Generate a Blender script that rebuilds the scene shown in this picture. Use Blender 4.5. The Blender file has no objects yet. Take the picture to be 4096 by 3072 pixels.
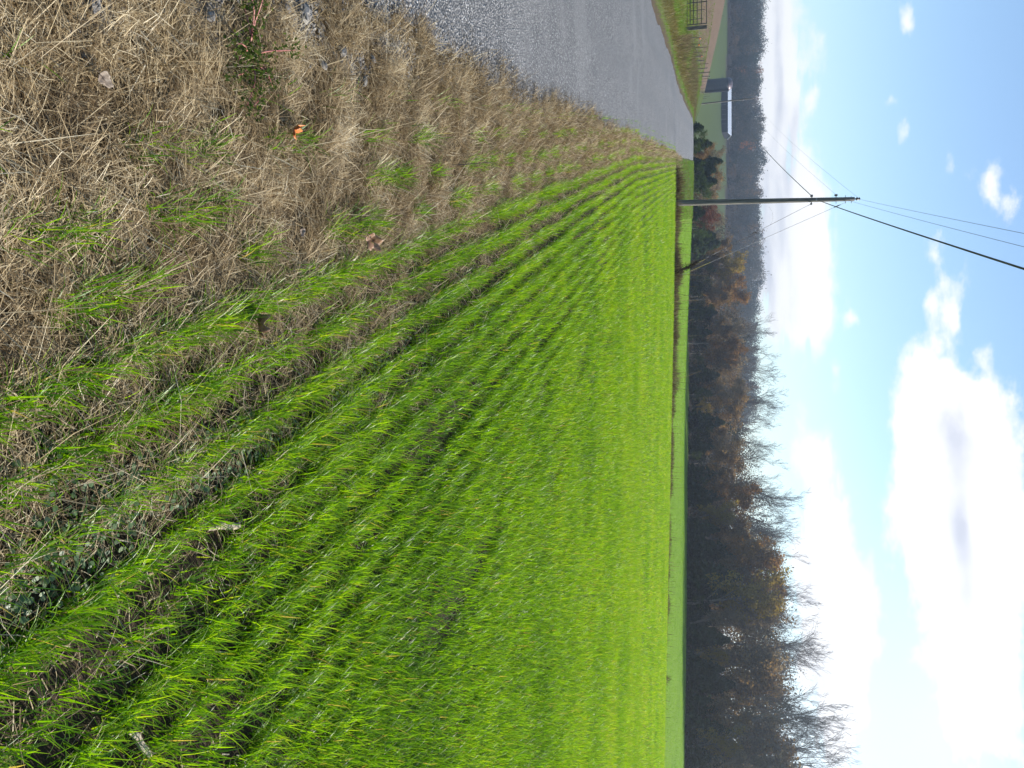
import bpy, math, random
import numpy as np
from mathutils import Vector, Matrix

# ------------------------------------------------------------------ camera, sky, sun, exposure
SC = bpy.context.scene
COL = SC.collection
rng = np.random.default_rng(7)
random.seed(7)
F, H = 3314.0, 1.6                     # focal length in photo pixels, eye height
PITCH = math.atan(782 / 3314)
CP, SP = math.cos(PITCH), math.sin(PITCH)

cam = bpy.data.cameras.new('camera')
camo = bpy.data.objects.new('camera', cam)
COL.objects.link(camo)
cam.sensor_fit = 'HORIZONTAL'
cam.sensor_width = 36.0
cam.lens = 36.0 * F / 4096
cam.clip_start = 0.05
cam.clip_end = 8000
# the camera was held on its side: its local +X axis points up in the world
camo.matrix_world = Matrix(((0, -1, 0, 0), (SP, 0, -CP, 0), (CP, 0, SP, H), (0, 0, 0, 1)))
SC.camera = camo

SUN_AZ, SUN_EL = math.radians(62), math.radians(33)
world = bpy.data.worlds.new('World')
SC.world = world
world.use_nodes = True
SKY_STRENGTH = 0.1
CLOUD_GAIN = 6.1
SC.view_settings.view_transform = 'Standard'
SC.view_settings.look = 'None'
SC.view_settings.gamma = 1
SC.view_settings.exposure = 0.95

sl = bpy.data.lights.new('sun', 'SUN')
sl.energy = 4.6
sl.angle = math.radians(0.5)
sl.color = (1.0, 0.95, 0.86)
so = bpy.data.objects.new('sun', sl)
COL.objects.link(so)
SV = Vector((math.sin(SUN_AZ) * math.cos(SUN_EL), math.cos(SUN_AZ) * math.cos(SUN_EL), math.sin(SUN_EL)))
so.rotation_euler = (-SV).to_track_quat('-Z', 'Y').to_euler()
so.location = (30, 20, 40)


def ray(u, v):
    return np.array([u - 1536.0, F * CP + (v - 2048) * SP, -F * SP + (v - 2048) * CP])


def at(u, v, Y):
    r = ray(u, v)
    q = r * Y / r[1]
    q[2] += H
    return q


class NT:
    """small helper to write node trees"""
    def __init__(self, tree):
        self.t = tree
        self.n = tree.nodes
        self.l = tree.links

    def node(self, kind, **kw):
        x = self.n.new(kind)
        for k, v in kw.items():
            setattr(x, k, v)
        return x

    def put(self, sock, val):
        if val is None:
            return
        if hasattr(val, 'is_output'):
            self.l.new(val, sock)
        else:
            sock.default_value = val

    def m(self, op, a, b=None, c=None, clamp=False):
        x = self.node('ShaderNodeMath', operation=op, use_clamp=clamp)
        self.put(x.inputs[0], a)
        self.put(x.inputs[1], b)
        self.put(x.inputs[2], c)
        return x.outputs[0]

    def mix(self, fac, a, b, blend='MIX'):
        x = self.node('ShaderNodeMix', data_type='RGBA', blend_type=blend)
        self.put(x.inputs[0], fac)
        self.put(x.inputs[6], (*a, 1) if isinstance(a, tuple) and len(a) == 3 else a)
        self.put(x.inputs[7], (*b, 1) if isinstance(b, tuple) and len(b) == 3 else b)
        return x.outputs[2]

    def step(self, x, lo, hi):
        r = self.node('ShaderNodeMapRange', interpolation_type='SMOOTHSTEP')
        self.put(r.inputs[0], x)
        self.put(r.inputs[1], lo)
        self.put(r.inputs[2], hi)
        return r.outputs[0]

    def noise(self, vec, scale, detail=4.0, rough=0.55):
        x = self.node('ShaderNodeTexNoise')
        if vec is not None:
            self.l.new(vec, x.inputs['Vector'])
        x.inputs['Scale'].default_value = scale
        x.inputs['Detail'].default_value = detail
        x.inputs['Roughness'].default_value = rough
        return x.outputs[0]

    def ramp(self, fac, stops):
        x = self.node('ShaderNodeValToRGB')
        self.put(x.inputs[0], fac)
        e = x.color_ramp.elements
        while len(e) < len(stops):
            e.new(0.5)
        for q, (p, c) in zip(e, stops):
            q.position = p
            q.color = (*c, 1)
        return x.outputs[0]


def build_sky():
    T = NT(world.node_tree)
    T.n.clear()
    out = T.node('ShaderNodeOutputWorld')
    bg = T.node('ShaderNodeBackground')
    bg.inputs[1].default_value = SKY_STRENGTH
    T.l.new(bg.outputs[0], out.inputs[0])
    sky = T.node('ShaderNodeTexSky', sky_type='NISHITA')
    sky.sun_disc = False
    sky.sun_elevation = SUN_EL
    sky.sun_rotation = SUN_AZ
    sky.altitude = 200
    sky.air_density = 1.0
    sky.dust_density = 0.6
    sky.ozone_density = 1.6
    tc = T.node('ShaderNodeTexCoord')
    d = tc.outputs['Generated']
    sep = T.node('ShaderNodeSeparateXYZ')
    T.l.new(d, sep.inputs[0])
    az = T.m('ARCTAN2', sep.outputs[0], sep.outputs[1])
    el = T.m('ARCSINE', sep.outputs[2])
    comb = T.node('ShaderNodeCombineXYZ')
    T.l.new(az, comb.inputs[0])
    T.l.new(T.m('MULTIPLY', el, 1.7), comb.inputs[1])
    q = comb.outputs[0]
    n1 = T.noise(q, 7.0, 6.0, 0.6)
    n2 = T.noise(q, 19.0, 6.0, 0.62)
    nb = T.noise(q, 4.0, 2.0)
    wx = T.m('MULTIPLY', T.m('SUBTRACT', n1, 0.5), 0.10)
    wy = T.m('MULTIPLY', T.m('SUBTRACT', nb, 0.5), 0.06)
    A = T.m('ADD', az, wx)
    E = T.m('ADD', el, wy)

    def ang(u, v):
        r = ray(u, v)
        r = r / np.linalg.norm(r)
        return math.atan2(r[0], r[1]), math.asin(r[2])

    def blob(u, v, du, dv, s):
        a0, e0 = ang(u, v)
        a1, _ = ang(u + du, v)
        _, e1 = ang(u, v + dv)
        x = T.m('DIVIDE', T.m('SUBTRACT', A, a0), abs(a1 - a0))
        y = T.m('DIVIDE', T.m('SUBTRACT', E, e0), abs(e1 - e0))
        r2 = T.m('ADD', T.m('MULTIPLY', x, x), T.m('MULTIPLY', y, y))
        return T.m('MULTIPLY', T.m('POWER', 2.718, T.m('MULTIPLY', r2, -1.0)), s)

    def total(lst):
        acc = None
        for b in lst:
            x = blob(*b)
            acc = x if acc is None else T.m('ADD', acc, x)
        return acc

    dens = total(CLOUDS)
    dens = T.m('ADD', dens, T.m('MULTIPLY', T.m('SUBTRACT', n2, 0.5), 1.6))
    dens = T.m('ADD', dens, T.m('MULTIPLY', T.m('SUBTRACT', n1, 0.5), 0.5))
    cb = T.node('ShaderNodeCombineXYZ')
    T.l.new(T.m('MULTIPLY', az, 4.0), cb.inputs[0])
    T.l.new(T.m('MULTIPLY', el, 26.0), cb.inputs[1])
    n3 = T.noise(cb.outputs[0], 1.6, 5.0, .55)
    low = T.step(el, .19, .07)
    dens = T.m('SUBTRACT', dens, T.m('MULTIPLY', low, T.m('MULTIPLY', T.step(n3, .50, .68), .75)))
    mask = T.m('MULTIPLY', T.step(dens, 0.30, 0.92), 0.97)
    veil = T.m('MINIMUM', total(VEILS), 0.93)
    mask = T.m('MAXIMUM', mask, veil)
    shade = T.step(T.m('ADD', T.m('ADD', T.m('MULTIPLY', total(SHADES), .8), T.m('MULTIPLY', low, T.m('MULTIPLY', T.m('SUBTRACT', n3, .38), 1.5))), T.m('MULTIPLY', T.m('SUBTRACT', n1, 0.48), 1.5)), 0.15, .95)
    g = CLOUD_GAIN
    cc = T.mix(shade, (1.0 * g, 1.0 * g, 1.02 * g), (0.62 * g, 0.65 * g, 0.75 * g))
    skyc = T.mix(1.0, sky.outputs[0], SKY_TINT, 'MULTIPLY')
    skyc = T.mix(T.m('MINIMUM', total(GLOW), 0.9), skyc, (0.82 * g * .9, 1.0 * g * .95, 1.04 * g))
    col = T.mix(mask, skyc, cc)
    T.l.new(col, bg.inputs[0])


SKY_TINT = (1.06, 1.12, 1.14)
# photo position (sideways picture turned upright): u, v, half sizes, strength
CLOUDS = [
    (60, 3120, 420, 110, 1.0), (420, 3110, 350, 105, .95), (800, 3150, 300, 150, 1.1), (1150, 3160, 280, 170, 1.1),
    (160, 3290, 130, 50, .5), (900, 3300, 160, 60, .7), (1250, 3250, 130, 70, .8),
    (75, 3620, 75, 40, .75), (390, 3270, 70, 35, .6), (520, 3570, 70, 35, .5), (400, 3535, 35, 25, .4), (20, 3480, 40, 30, .35),
    (760, 3960, 150, 55, .75), (860, 4030, 70, 60, .5), (650, 3790, 60, 30, .38),
    (1010, 3720, 80, 50, .5), (1150, 3790, 130, 70, .75), (1230, 3700, 60, 35, .45), (1280, 3830, 50, 30, .45),
    (1255, 3390, 55, 35, .7), (1520, 3340, 130, 25, .45),
    (1480, 3730, 170, 110, 1.0), (1700, 3830, 260, 190, 1.2), (2000, 3880, 330, 230, 1.3), (2350, 3860, 420, 240, 1.2),
    (2800, 3880, 380, 220, .8), (1850, 3640, 300, 60, .5), (2050, 3700, 300, 120, .9),
    (1830, 3270, 120, 90, 1.0), (2100, 3290, 230, 130, 1.2), (2450, 3320, 300, 150, 1.2), (2850, 3320, 330, 130, 1.1), (1660, 3200, 70, 50, .5),
]
VEILS = [(2800, 3800, 600, 300, .4), (2950, 3200, 400, 220, .4)]
SHADES = [(1750, 3840, 170, 60, .75), (1980, 3800, 220, 55, .6), (2150, 3830, 90, 30, .5), (250, 3125, 350, 22, .7), (900, 3150, 200, 22, .5), (2350, 3850, 300, 60, .4), (2200, 3260, 300, 30, .35),
          (1150, 3090, 300, 25, .5), (600, 3190, 250, 20, .4)]
GLOW = [(3300, 3500, 1000, 620, .7), (1700, 3120, 1700, 240, .2)]
build_sky()

# ------------------------------------------------------------------ ground shape
RD = np.array([-0.24648, 0.96915])      # direction of the lane
RN = np.array([0.96915, 0.24648])       # to the right of it


def st(x, y):
    return x * RD[0] + y * RD[1], x * RN[0] + y * RN[1]


def xy(s, t):
    return s * RD[0] + t * RN[0], s * RD[1] + t * RN[1]


ctrl = []
for y in (-40, -15, 0, 10, 20, 31):
    for x in (-45, -25, -10, 0, 10, 25, 45):
        ctrl.append((x, y, 0.0))
for u, v, D in [(590, 2773, 93), (650, 2771, 92), (500, 2769, 88), (420, 2742, 65), (300, 2700, 45), (740, 2777, 88), (830, 2762, 95),
                (810, 2704, 43), (1300, 2691, 42), (1900, 2677, 41), (2500, 2663, 39.5), (3072, 2646, 38), (3500, 2635, 37),
                (60, 2745, 58), (142, 2745, 62), (187, 2762, 74), (237, 2773, 90), (290, 2785, 104), (315, 2797, 135), (390, 2804, 165),
                (0, 2852, 104), (100, 2841, 104), (200, 2828, 108), (260, 2821, 112), (-150, 2850, 100), (-300, 2840, 90),
                (415, 2815, 150), (342, 2817, 300), (50, 2856, 210), (50, 2875, 300), (180, 2868, 330), (300, 2866, 352), (440, 2884, 385),
                (50, 2907, 395), (200, 2908, 400), (560, 2908, 405), (700, 2908, 405), (900, 2908, 410), (1150, 2905, 415), (-300, 2905, 395), (-600, 2900, 390),
                (560, 2870, 360), (800, 2870, 365), (450, 2852, 345),
                (3072, 2738, 100), (2500, 2746, 118), (2000, 2750, 140), (1500, 2757, 165), (1000, 2764, 190), (3600, 2730, 90),
                (3400, 2700, 65)]:
    ctrl.append(tuple(at(u, v, D)))
for u, D, z in [(1000, 50, -.45), (1500, 50, -.6), (2000, 50, -.75), (2600, 48, -.85), (3072, 47, -.95),
                (590, 125, -2.0), (590, 165, -5), (590, 220, -7), (800, 130, -2.5), (800, 180, -5), (450, 130, -.6), (480, 200, -4), (700, 300, -2),
                (1000, 250, -4), (1500, 220, -3), (2000, 200, -2.5), (2500, 180, -2), (3072, 160, -1.5), (3600, 150, -1),
                (0, 480, 19), (500, 480, 19), (1000, 480, 18), (1500, 480, 12), (2200, 420, 4), (3072, 420, 4), (-600, 480, 19),
                (0, 640, 34), (700, 640, 34), (1400, 640, 30), (2200, 640, 16), (3072, 640, 14), (-600, 640, 34)]:
    ctrl.append(((u - 1536) / 3405 * D, D, z))
CT = np.array(ctrl)


def fit_tps(P, z):
    n = len(P)
    d2 = ((P[:, None, :] - P[None, :, :]) ** 2).sum(2)
    K = np.where(d2 > 0, 0.5 * d2 * np.log(np.maximum(d2, 1e-12)), 0) + np.eye(n) * .03
    Q = np.c_[np.ones(n), P]
    A = np.zeros((n + 3, n + 3))
    A[:n, :n] = K
    A[:n, n:] = Q
    A[n:, :n] = Q.T
    return np.linalg.solve(A, np.r_[z, 0, 0, 0])


TP = CT[:, :2] / 50.0
TW = fit_tps(TP, CT[:, 2])


def ground_z(x, y):
    x = np.atleast_1d(np.asarray(x, float))
    y = np.atleast_1d(np.asarray(y, float))
    out = np.empty(x.shape)
    R = np.hypot(x, y)
    for i in range(0, x.size, 40000):
        sl_ = slice(i, i + 40000)
        xx, yy, rr = x.ravel()[sl_], y.ravel()[sl_], R.ravel()[sl_]
        k = np.minimum(1.0, 640 / np.maximum(rr, 1e-6))
        X = np.c_[xx * k, np.maximum(yy * k, -40)] / 50.0
        d2 = ((X[:, None, :] - TP[None]) ** 2).sum(2)
        U = 0.5 * d2 * np.log(np.maximum(d2, 1e-12))
        z = U @ TW[:-3] + TW[-3] + X @ TW[-2:]
        near = np.clip((rr - 24) / 14, 0, 1)            # the first 25 m are level
        z = z * near * near * (3 - 2 * near)
        back = np.clip((yy + 30) / 60, 0, 1)
        z = z * back
        out.ravel()[sl_] = z
    return out


def gz(x, y):
    return float(ground_z(x, y)[0])


def drift(s):                            # drill rows run slightly across the verge
    return -0.042 * (np.minimum(s, 19) - 2.5) - 0.008 * np.clip(s - 19, 0, 60)


# far boundary of the near field (the weed strip), as depth of a given x
SX = np.array([-12, -9.2, -2.9, 4.4, 11.2, 17.1, 24, 40, 70])
SY = np.array([43.4, 43, 42, 41, 39.5, 38, 36.8, 34, 29])


def strip_y(x):
    return np.interp(x, SX, SY)


# edge of the wood along the far field: bearing (x / y) -> depth
EU = np.array([700, 1000, 1500, 2000, 2500, 3072, 3600, 4200])
ED = np.array([205, 190, 165, 140, 118, 100, 90, 82])


def wood_depth(k):
    return np.interp(k, (EU - 1536) / 3405.0, ED)


# ------------------------------------------------------------------ mesh helpers
def raw_mesh(name, V, Q, attrs=None, smooth=False):
    """V (n,3) vertices, Q (m,k) faces of equal size"""
    me = bpy.data.meshes.new(name)
    V = np.ascontiguousarray(V, dtype=np.float32)
    Q = np.ascontiguousarray(Q, dtype=np.int32)
    me.vertices.add(len(V))
    me.vertices.foreach_set('co', V.ravel())
    k = Q.shape[1]
    me.loops.add(Q.size)
    me.loops.foreach_set('vertex_index', Q.ravel())
    me.polygons.add(len(Q))
    me.polygons.foreach_set('loop_start', np.arange(0, Q.size, k, dtype=np.int32))
    me.polygons.foreach_set('use_smooth', np.full(len(Q), smooth))
    for nm, a in (attrs or {}).items():
        a = np.ascontiguousarray(a, dtype=np.float32)
        if a.ndim == 1:
            at_ = me.attributes.new(nm, 'FLOAT', 'POINT')
            at_.data.foreach_set('value', a)
        else:
            at_ = me.attributes.new(nm, 'FLOAT_VECTOR', 'POINT')
            at_.data.foreach_set('vector', a.ravel())
    me.update(calc_edges=True)
    return me


def link(name, me, mat=None, parent=None, loc=None):
    o = bpy.data.objects.new(name, me)
    COL.objects.link(o)
    if mat is not None and me is not None and not me.materials:
        me.materials.append(mat)
    if parent is not None:
        o.parent = parent
    if loc is not None:
        o.location = loc
    return o


def tag(o, label=None, cat=None, group=None, kind=None):
    for k, v in (('label', label), ('category', cat), ('group', group), ('kind', kind)):
        if v:
            o[k] = v
    return o


def thing(name, label, cat, loc=(0, 0, 0), rz=0.0, group=None):
    o = bpy.data.objects.new(name, None)
    COL.objects.link(o)
    o.empty_display_size = 0.1
    o.location = loc
    o.rotation_euler = (0, 0, rz)
    return tag(o, label, cat, group)


class MB:
    """collects boxes, tubes and sheets of quads into one mesh"""
    def __init__(self):
        self.V, self.Q, self.n = [], [], 0

    def add(self, V, Q):
        V = np.asarray(V, float)
        self.V.append(V)
        self.Q.append(np.asarray(Q, int) + self.n)
        self.n += len(V)

    def box(self, c, s, rot=None):
        c, s = np.array(c, float), np.array(s, float) / 2
        P = np.array([[-1, -1, -1], [1, -1, -1], [1, 1, -1], [-1, 1, -1], [-1, -1, 1], [1, -1, 1], [1, 1, 1], [-1, 1, 1]]) * s
        if rot is not None:
            P = P @ np.array(rot).T
        self.add(P + c, [[0, 3, 2, 1], [4, 5, 6, 7], [0, 1, 5, 4], [1, 2, 6, 5], [2, 3, 7, 6], [3, 0, 4, 7]])

    def path(self, P, r, n=6, cap=True):
        """tube of n sides along points P, radius r (number or one per point)"""
        P = np.asarray(P, float)
        m = len(P)
        r = np.broadcast_to(np.asarray(r, float), (m,))
        T = np.gradient(P, axis=0)
        T /= np.linalg.norm(T, axis=1)[:, None] + 1e-9
        ref = np.array([0, 0, 1.0]) if abs(T[:, 2]).mean() < .8 else np.array([1.0, 0, 0])
        A = np.cross(T, ref)
        A /= np.linalg.norm(A, axis=1)[:, None] + 1e-9
        B = np.cross(T, A)
        th = np.arange(n) * 2 * math.pi / n
        V = P[:, None, :] + r[:, None, None] * (np.cos(th)[None, :, None] * A[:, None, :] + np.sin(th)[None, :, None] * B[:, None, :])
        Q = []
        for i in range(m - 1):
            for j in range(n):
                k = (j + 1) % n
                Q.append([i * n + j, i * n + k, (i + 1) * n + k, (i + 1) * n + j])
        V = V.reshape(-1, 3)
        if cap and n % 2 == 0:
            for base in (0, (m - 1) * n):
                for j in range(1, n // 2):
                    Q.append([base + j - 1, base + j, base + n - 1 - j, base + (n - j) % n])
        self.add(V, Q)

    def build(self, name, mat, parent=None, smooth=False, attrs=None, loc=None):
        me = raw_mesh(name, np.concatenate(self.V), np.concatenate(self.Q), attrs, smooth)
        return link(name, me, mat, parent, loc)


def segs(p0, p1, r0, r1, n=3):
    """many separate tapered tubes at once"""
    d = p1 - p0
    L = np.linalg.norm(d, axis=1)[:, None] + 1e-9
    t = d / L
    ref = np.where(np.abs(t[:, 2:3]) < .8, [[0, 0, 1.0]], [[1.0, 0, 0]])
    a = np.cross(t, ref)
    a /= np.linalg.norm(a, axis=1)[:, None]
    b = np.cross(t, a)
    th = np.arange(n) * 2 * math.pi / n
    ring = np.cos(th)[None, :, None] * a[:, None, :] + np.sin(th)[None, :, None] * b[:, None, :]
    V = np.concatenate([p0[:, None] + ring * np.asarray(r0)[:, None, None], p1[:, None] + ring * np.asarray(r1)[:, None, None]], axis=1)
    m = len(p0)
    base = (np.arange(m) * 2 * n)[:, None, None]
    j = np.arange(n)
    k = (j + 1) % n
    Q = base + np.stack([j, k, k + n, j + n], axis=1)[None]
    return V.reshape(-1, 3), Q.reshape(-1, 4)


def blades(P, az, th0, bend, L, W, S=3, rnd=None, tipw=.12, roll=None):
    """grass blades: base points P, heading az, angle from vertical th0 growing by bend, length L, width W, S pieces each"""
    n = len(P)
    hd = np.stack([np.cos(az), np.sin(az), np.zeros(n)], 1)
    sd = np.stack([-np.sin(az), np.cos(az), np.zeros(n)], 1)
    if roll is not None:
        up = np.array([0, 0, 1.0])
        sd = sd * np.cos(roll)[:, None] + up * np.sin(roll)[:, None] * np.sin(th0)[:, None] + hd * (np.sin(roll) * .5)[:, None]
        sd /= np.linalg.norm(sd, axis=1)[:, None]
    V = np.empty((n, S + 1, 2, 3))
    c = P.copy()
    tp = np.empty((n, S + 1, 2))
    for k in range(S + 1):
        f = k / S
        w = W * (1 - (1 - tipw) * f ** 1.8) * (.75 + .25 * min(1, 3 * f) if S > 1 else 1)
        V[:, k, 0] = c - sd * (w / 2)[:, None]
        V[:, k, 1] = c + sd * (w / 2)[:, None]
        tp[:, k] = f
        th = th0 + bend * (k + .5) / S
        c = c + (L / S)[:, None] * (hd * np.sin(th)[:, None] + np.array([0, 0, 1.0]) * np.cos(th)[:, None])
    base = (np.arange(n) * 2 * (S + 1))[:, None, None]
    q = np.array([[2 * k, 2 * k + 1, 2 * k + 3, 2 * k + 2] for k in range(S)])
    Q = base + q[None]
    if rnd is None:
        rnd = rng.random(n)
    R = np.repeat(rnd, 2 * (S + 1))
    return V.reshape(-1, 3), Q.reshape(-1, 4), R, tp.ravel()


class Grass:
    def __init__(self):
        self.V, self.Q, self.R, self.T, self.n = [], [], [], [], 0

    def add(self, *a, **k):
        V, Q, R, T = blades(*a, **k)
        self.put(V, Q, R, T)

    def put(self, V, Q, R, T):
        self.V.append(V)
        self.Q.append(Q + self.n)
        self.R.append(R)
        self.T.append(T)
        self.n += len(V)

    def build(self, name, mat, smooth=True, parent=None):
        me = raw_mesh(name, np.concatenate(self.V), np.concatenate(self.Q),
                      {'rnd': np.concatenate(self.R), 'tip': np.concatenate(self.T)}, smooth)
        return link(name, me, mat, parent)


# ------------------------------------------------------------------ materials
def new_mat(name):
    m = bpy.data.materials.new(name)
    m.use_nodes = True
    T = NT(m.node_tree)
    T.n.clear()
    T.out = T.node('ShaderNodeOutputMaterial')
    return m, T


def attr(T, name):
    a = T.node('ShaderNodeAttribute')
    a.attribute_name = name
    return a


def leaf_mat(name, stops, tip=None, trans=.45, gloss=.12, rough=.4, tmul=(1.2, 1.25, .7)):
    """two-sided leaf: coloured by the per-blade random value, lets light through"""
    m, T = new_mat(name)
    col = T.ramp(attr(T, 'rnd').outputs['Fac'], stops)
    if tip:
        tf = T.step(attr(T, 'tip').outputs['Fac'], tip[0], 1.0)
        col = T.mix(T.m('MULTIPLY', tf, tip[2]), col, tip[1])
    d = T.node('ShaderNodeBsdfDiffuse')
    T.l.new(col, d.inputs[0])
    t = T.node('ShaderNodeBsdfTranslucent')
    T.l.new(T.mix(1.0, col, tmul, 'MULTIPLY'), t.inputs[0])
    mx = T.node('ShaderNodeMixShader')
    mx.inputs[0].default_value = trans
    T.l.new(d.outputs[0], mx.inputs[1])
    T.l.new(t.outputs[0], mx.inputs[2])
    last = mx
    if gloss > 0:
        g = T.node('ShaderNodeBsdfGlossy')
        g.inputs['Roughness'].default_value = rough
        g.inputs[0].default_value = (1, 1, 1, 1)
        m2 = T.node('ShaderNodeMixShader')
        m2.inputs[0].default_value = gloss
        T.l.new(mx.outputs[0], m2.inputs[1])
        T.l.new(g.outputs[0], m2.inputs[2])
        last = m2
    T.l.new(last.outputs[0], T.out.inputs[0])
    return m


def solid_mat(name, c1, c2, scale=6.0, rough=.8, metal=0.0, bump=0.0, detail=5.0, stretch=(1, 1, 1), spec=.5):
    m, T = new_mat(name)
    tc = T.node('ShaderNodeTexCoord')
    mp = T.node('ShaderNodeMapping')
    mp.inputs['Scale'].default_value = stretch
    T.l.new(tc.outputs['Object'], mp.inputs[0])
    n = T.noise(mp.outputs[0], scale, detail)
    col = T.mix(T.step(n, .32, .68), c1, c2)
    p = T.node('ShaderNodeBsdfPrincipled')
    T.l.new(col, p.inputs['Base Color'])
    p.inputs['Roughness'].default_value = rough
    p.inputs['Metallic'].default_value = metal
    p.inputs['Specular IOR Level'].default_value = spec
    if bump:
        b = T.node('ShaderNodeBump')
        b.inputs['Strength'].default_value = bump
        b.inputs['Distance'].default_value = .02
        T.l.new(n, b.inputs['Height'])
        T.l.new(b.outputs[0], p.inputs['Normal'])
    T.l.new(p.outputs[0], T.out.inputs[0])
    return m


M = {}
M['wheat'] = leaf_mat('wheat_blade', [(0, (.028, .095, .004)), (.45, (.11, .26, .006)), (.8, (.20, .37, .007)), (.95, (.27, .38, .02)), (1, (.34, .28, .10))],
                      tip=(.7, (.28, .32, .05), .35), trans=.58, gloss=.018, rough=.36, tmul=(1.5, 1.35, .5))
M['farwheat'] = leaf_mat('far_wheat_blade', [(0, (.09, .19, .008)), (.5, (.145, .265, .010)), (1, (.21, .32, .016))], trans=.45, gloss=.015, rough=.5)
M['straw'] = leaf_mat('dry_straw', [(0, (.10, .066, .03)), (.3, (.22, .155, .078)), (.6, (.46, .36, .21)), (.86, (.68, .575, .38)), (1, (.78, .70, .52))],
                      trans=.32, gloss=.02, rough=.45, tmul=(1.0, .9, .7))
M['bankgrass'] = leaf_mat('bank_grass', [(0, (.10, .075, .03)), (.4, (.20, .16, .06)), (.55, (.14, .18, .03)), (1, (.13, .25, .02))], trans=.35, gloss=.01)
M['clover'] = leaf_mat('clover_leaf', [(0, (.07, .12, .045)), (.5, (.12, .19, .08)), (1, (.21, .26, .14))], trans=.35, gloss=.02, rough=.4)
M['weed'] = leaf_mat('dead_weed', [(0, (.07, .045, .026)), (.5, (.16, .115, .068)), (.85, (.27, .21, .125)), (1, (.16, .2, .04))], trans=.15, gloss=0)


def ground_mat():
    m, T = new_mat('ground_surface')
    tc = T.node('ShaderNodeTexCoord')
    pos = tc.outputs['Object']
    base = attr(T, 'zone').outputs['Vector']
    n1 = T.noise(pos, 1.3, 8, .65)
    n2 = T.noise(pos, 14, 8, .7)
    k = T.m('ADD', T.m('MULTIPLY', n1, .8), T.m('MULTIPLY', n2, .9))
    f = T.node('ShaderNodeMix', data_type='RGBA', blend_type='MULTIPLY')
    f.inputs[0].default_value = 1
    T.l.new(base, f.inputs[6])
    cr = T.ramp(T.m('MULTIPLY', k, .6), [(.25, (.45, .43, .42)), (.5, (.95, .95, .95)), (.8, (1.55, 1.45, 1.3))])
    T.l.new(cr, f.inputs[7])
    p = T.node('ShaderNodeBsdfPrincipled')
    T.l.new(f.outputs[2], p.inputs['Base Color'])
    p.inputs['Roughness'].default_value = .95
    p.inputs['Specular IOR Level'].default_value = .1
    b = T.node('ShaderNodeBump')
    b.inputs['Strength'].default_value = .7
    b.inputs['Distance'].default_value = .03
    T.l.new(n2, b.inputs['Height'])
    T.l.new(b.outputs[0], p.inputs['Normal'])
    T.l.new(p.outputs[0], T.out.inputs[0])
    return m


def asphalt_mat():
    m, T = new_mat('chip_seal_asphalt')
    tc = T.node('ShaderNodeTexCoord')
    pos = tc.outputs['Object']
    v = T.node('ShaderNodeTexVoronoi', feature='F1')
    v.inputs['Scale'].default_value = 62
    T.l.new(pos, v.inputs['Vector'])
    n = T.noise(pos, 150, 3)
    big = T.noise(pos, .8, 5, .6)
    sp = T.node('ShaderNodeSeparateColor')
    T.l.new(v.outputs['Color'], sp.inputs[0])
    stone = T.ramp(sp.outputs[0], [(0, (.085, .08, .075)), (.45, (.205, .193, .182)), (.8, (.36, .34, .32)), (1, (.68, .65, .61))])
    tar = T.step(v.outputs['Distance'], .34, .62)
    col = T.mix(tar, stone, (.04, .038, .036))
    col = T.mix(T.m('MULTIPLY', T.step(big, .35, .7), .3), col, (.18, .17, .16))
    # the two wheel tracks are worn a little darker and smoother
    dp = T.node('ShaderNodeVectorMath', operation='DOT_PRODUCT')
    T.l.new(pos, dp.inputs[0])
    dp.inputs[1].default_value = (.96915, .24648, 0)
    lat = T.m('ADD', dp.outputs['Value'], T.m('MULTIPLY', T.m('SUBTRACT', big, .5), .3))
    w1 = T.step(T.m('ABSOLUTE', T.m('ADD', T.m('ABSOLUTE', T.m('ADD', lat, 2.75)), -.85)), .38, .08)
    patch = T.step(T.noise(pos, .35, 3), .56, .62)
    col = T.mix(T.m('MULTIPLY', w1, .38), col, (.12, .114, .108))
    col = T.mix(T.m('MULTIPLY', patch, .22), col, (.26, .25, .235))
    p = T.node('ShaderNodeBsdfPrincipled')
    T.l.new(col, p.inputs['Base Color'])
    p.inputs['Roughness'].default_value = .55
    p.inputs['Specular IOR Level'].default_value = .5
    hgt = T.m('ADD', T.m('MULTIPLY', T.m('SUBTRACT', 1.0, v.outputs['Distance']), T.m('ADD', .35, sp.outputs[1])), T.m('MULTIPLY', n, .25))
    b = T.node('ShaderNodeBump')
    b.inputs['Strength'].default_value = 1.0
    b.inputs['Distance'].default_value = .02
    T.l.new(hgt, b.inputs['Height'])
    T.l.new(b.outputs[0], p.inputs['Normal'])
    T.l.new(p.outputs[0], T.out.inputs[0])
    return m


M['ground'] = ground_mat()
M['asphalt'] = asphalt_mat()
M['stone'] = solid_mat('grey_stone', (.10, .092, .084), (.27, .255, .235), 30, .9, bump=.3, spec=.15)
M['bark'] = solid_mat('grey_bark', (.09, .078, .066), (.21, .185, .16), 8, .9, stretch=(1, 1, .2))
M['twig'] = solid_mat('twig_bark', (.06, .05, .045), (.13, .11, .10), 3, .9)
M['polewood'] = solid_mat('weathered_pole_wood', (.055, .048, .04), (.17, .155, .135), 9, .85, bump=.4, stretch=(3, 3, .15))
M['postwood'] = solid_mat('old_post_wood', (.06, .05, .042), (.20, .17, .14), 10, .9, bump=.4, stretch=(3, 3, .3))
M['steel'] = solid_mat('dull_steel', (.16, .16, .17), (.30, .30, .31), 30, .5, metal=.7)
M['dark_steel'] = solid_mat('dark_painted_steel', (.025, .022, .02), (.06, .05, .042), 12, .5)
M['rust_steel'] = solid_mat('rusty_post_steel', (.03, .03, .028), (.09, .06, .045), 20, .7)
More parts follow.
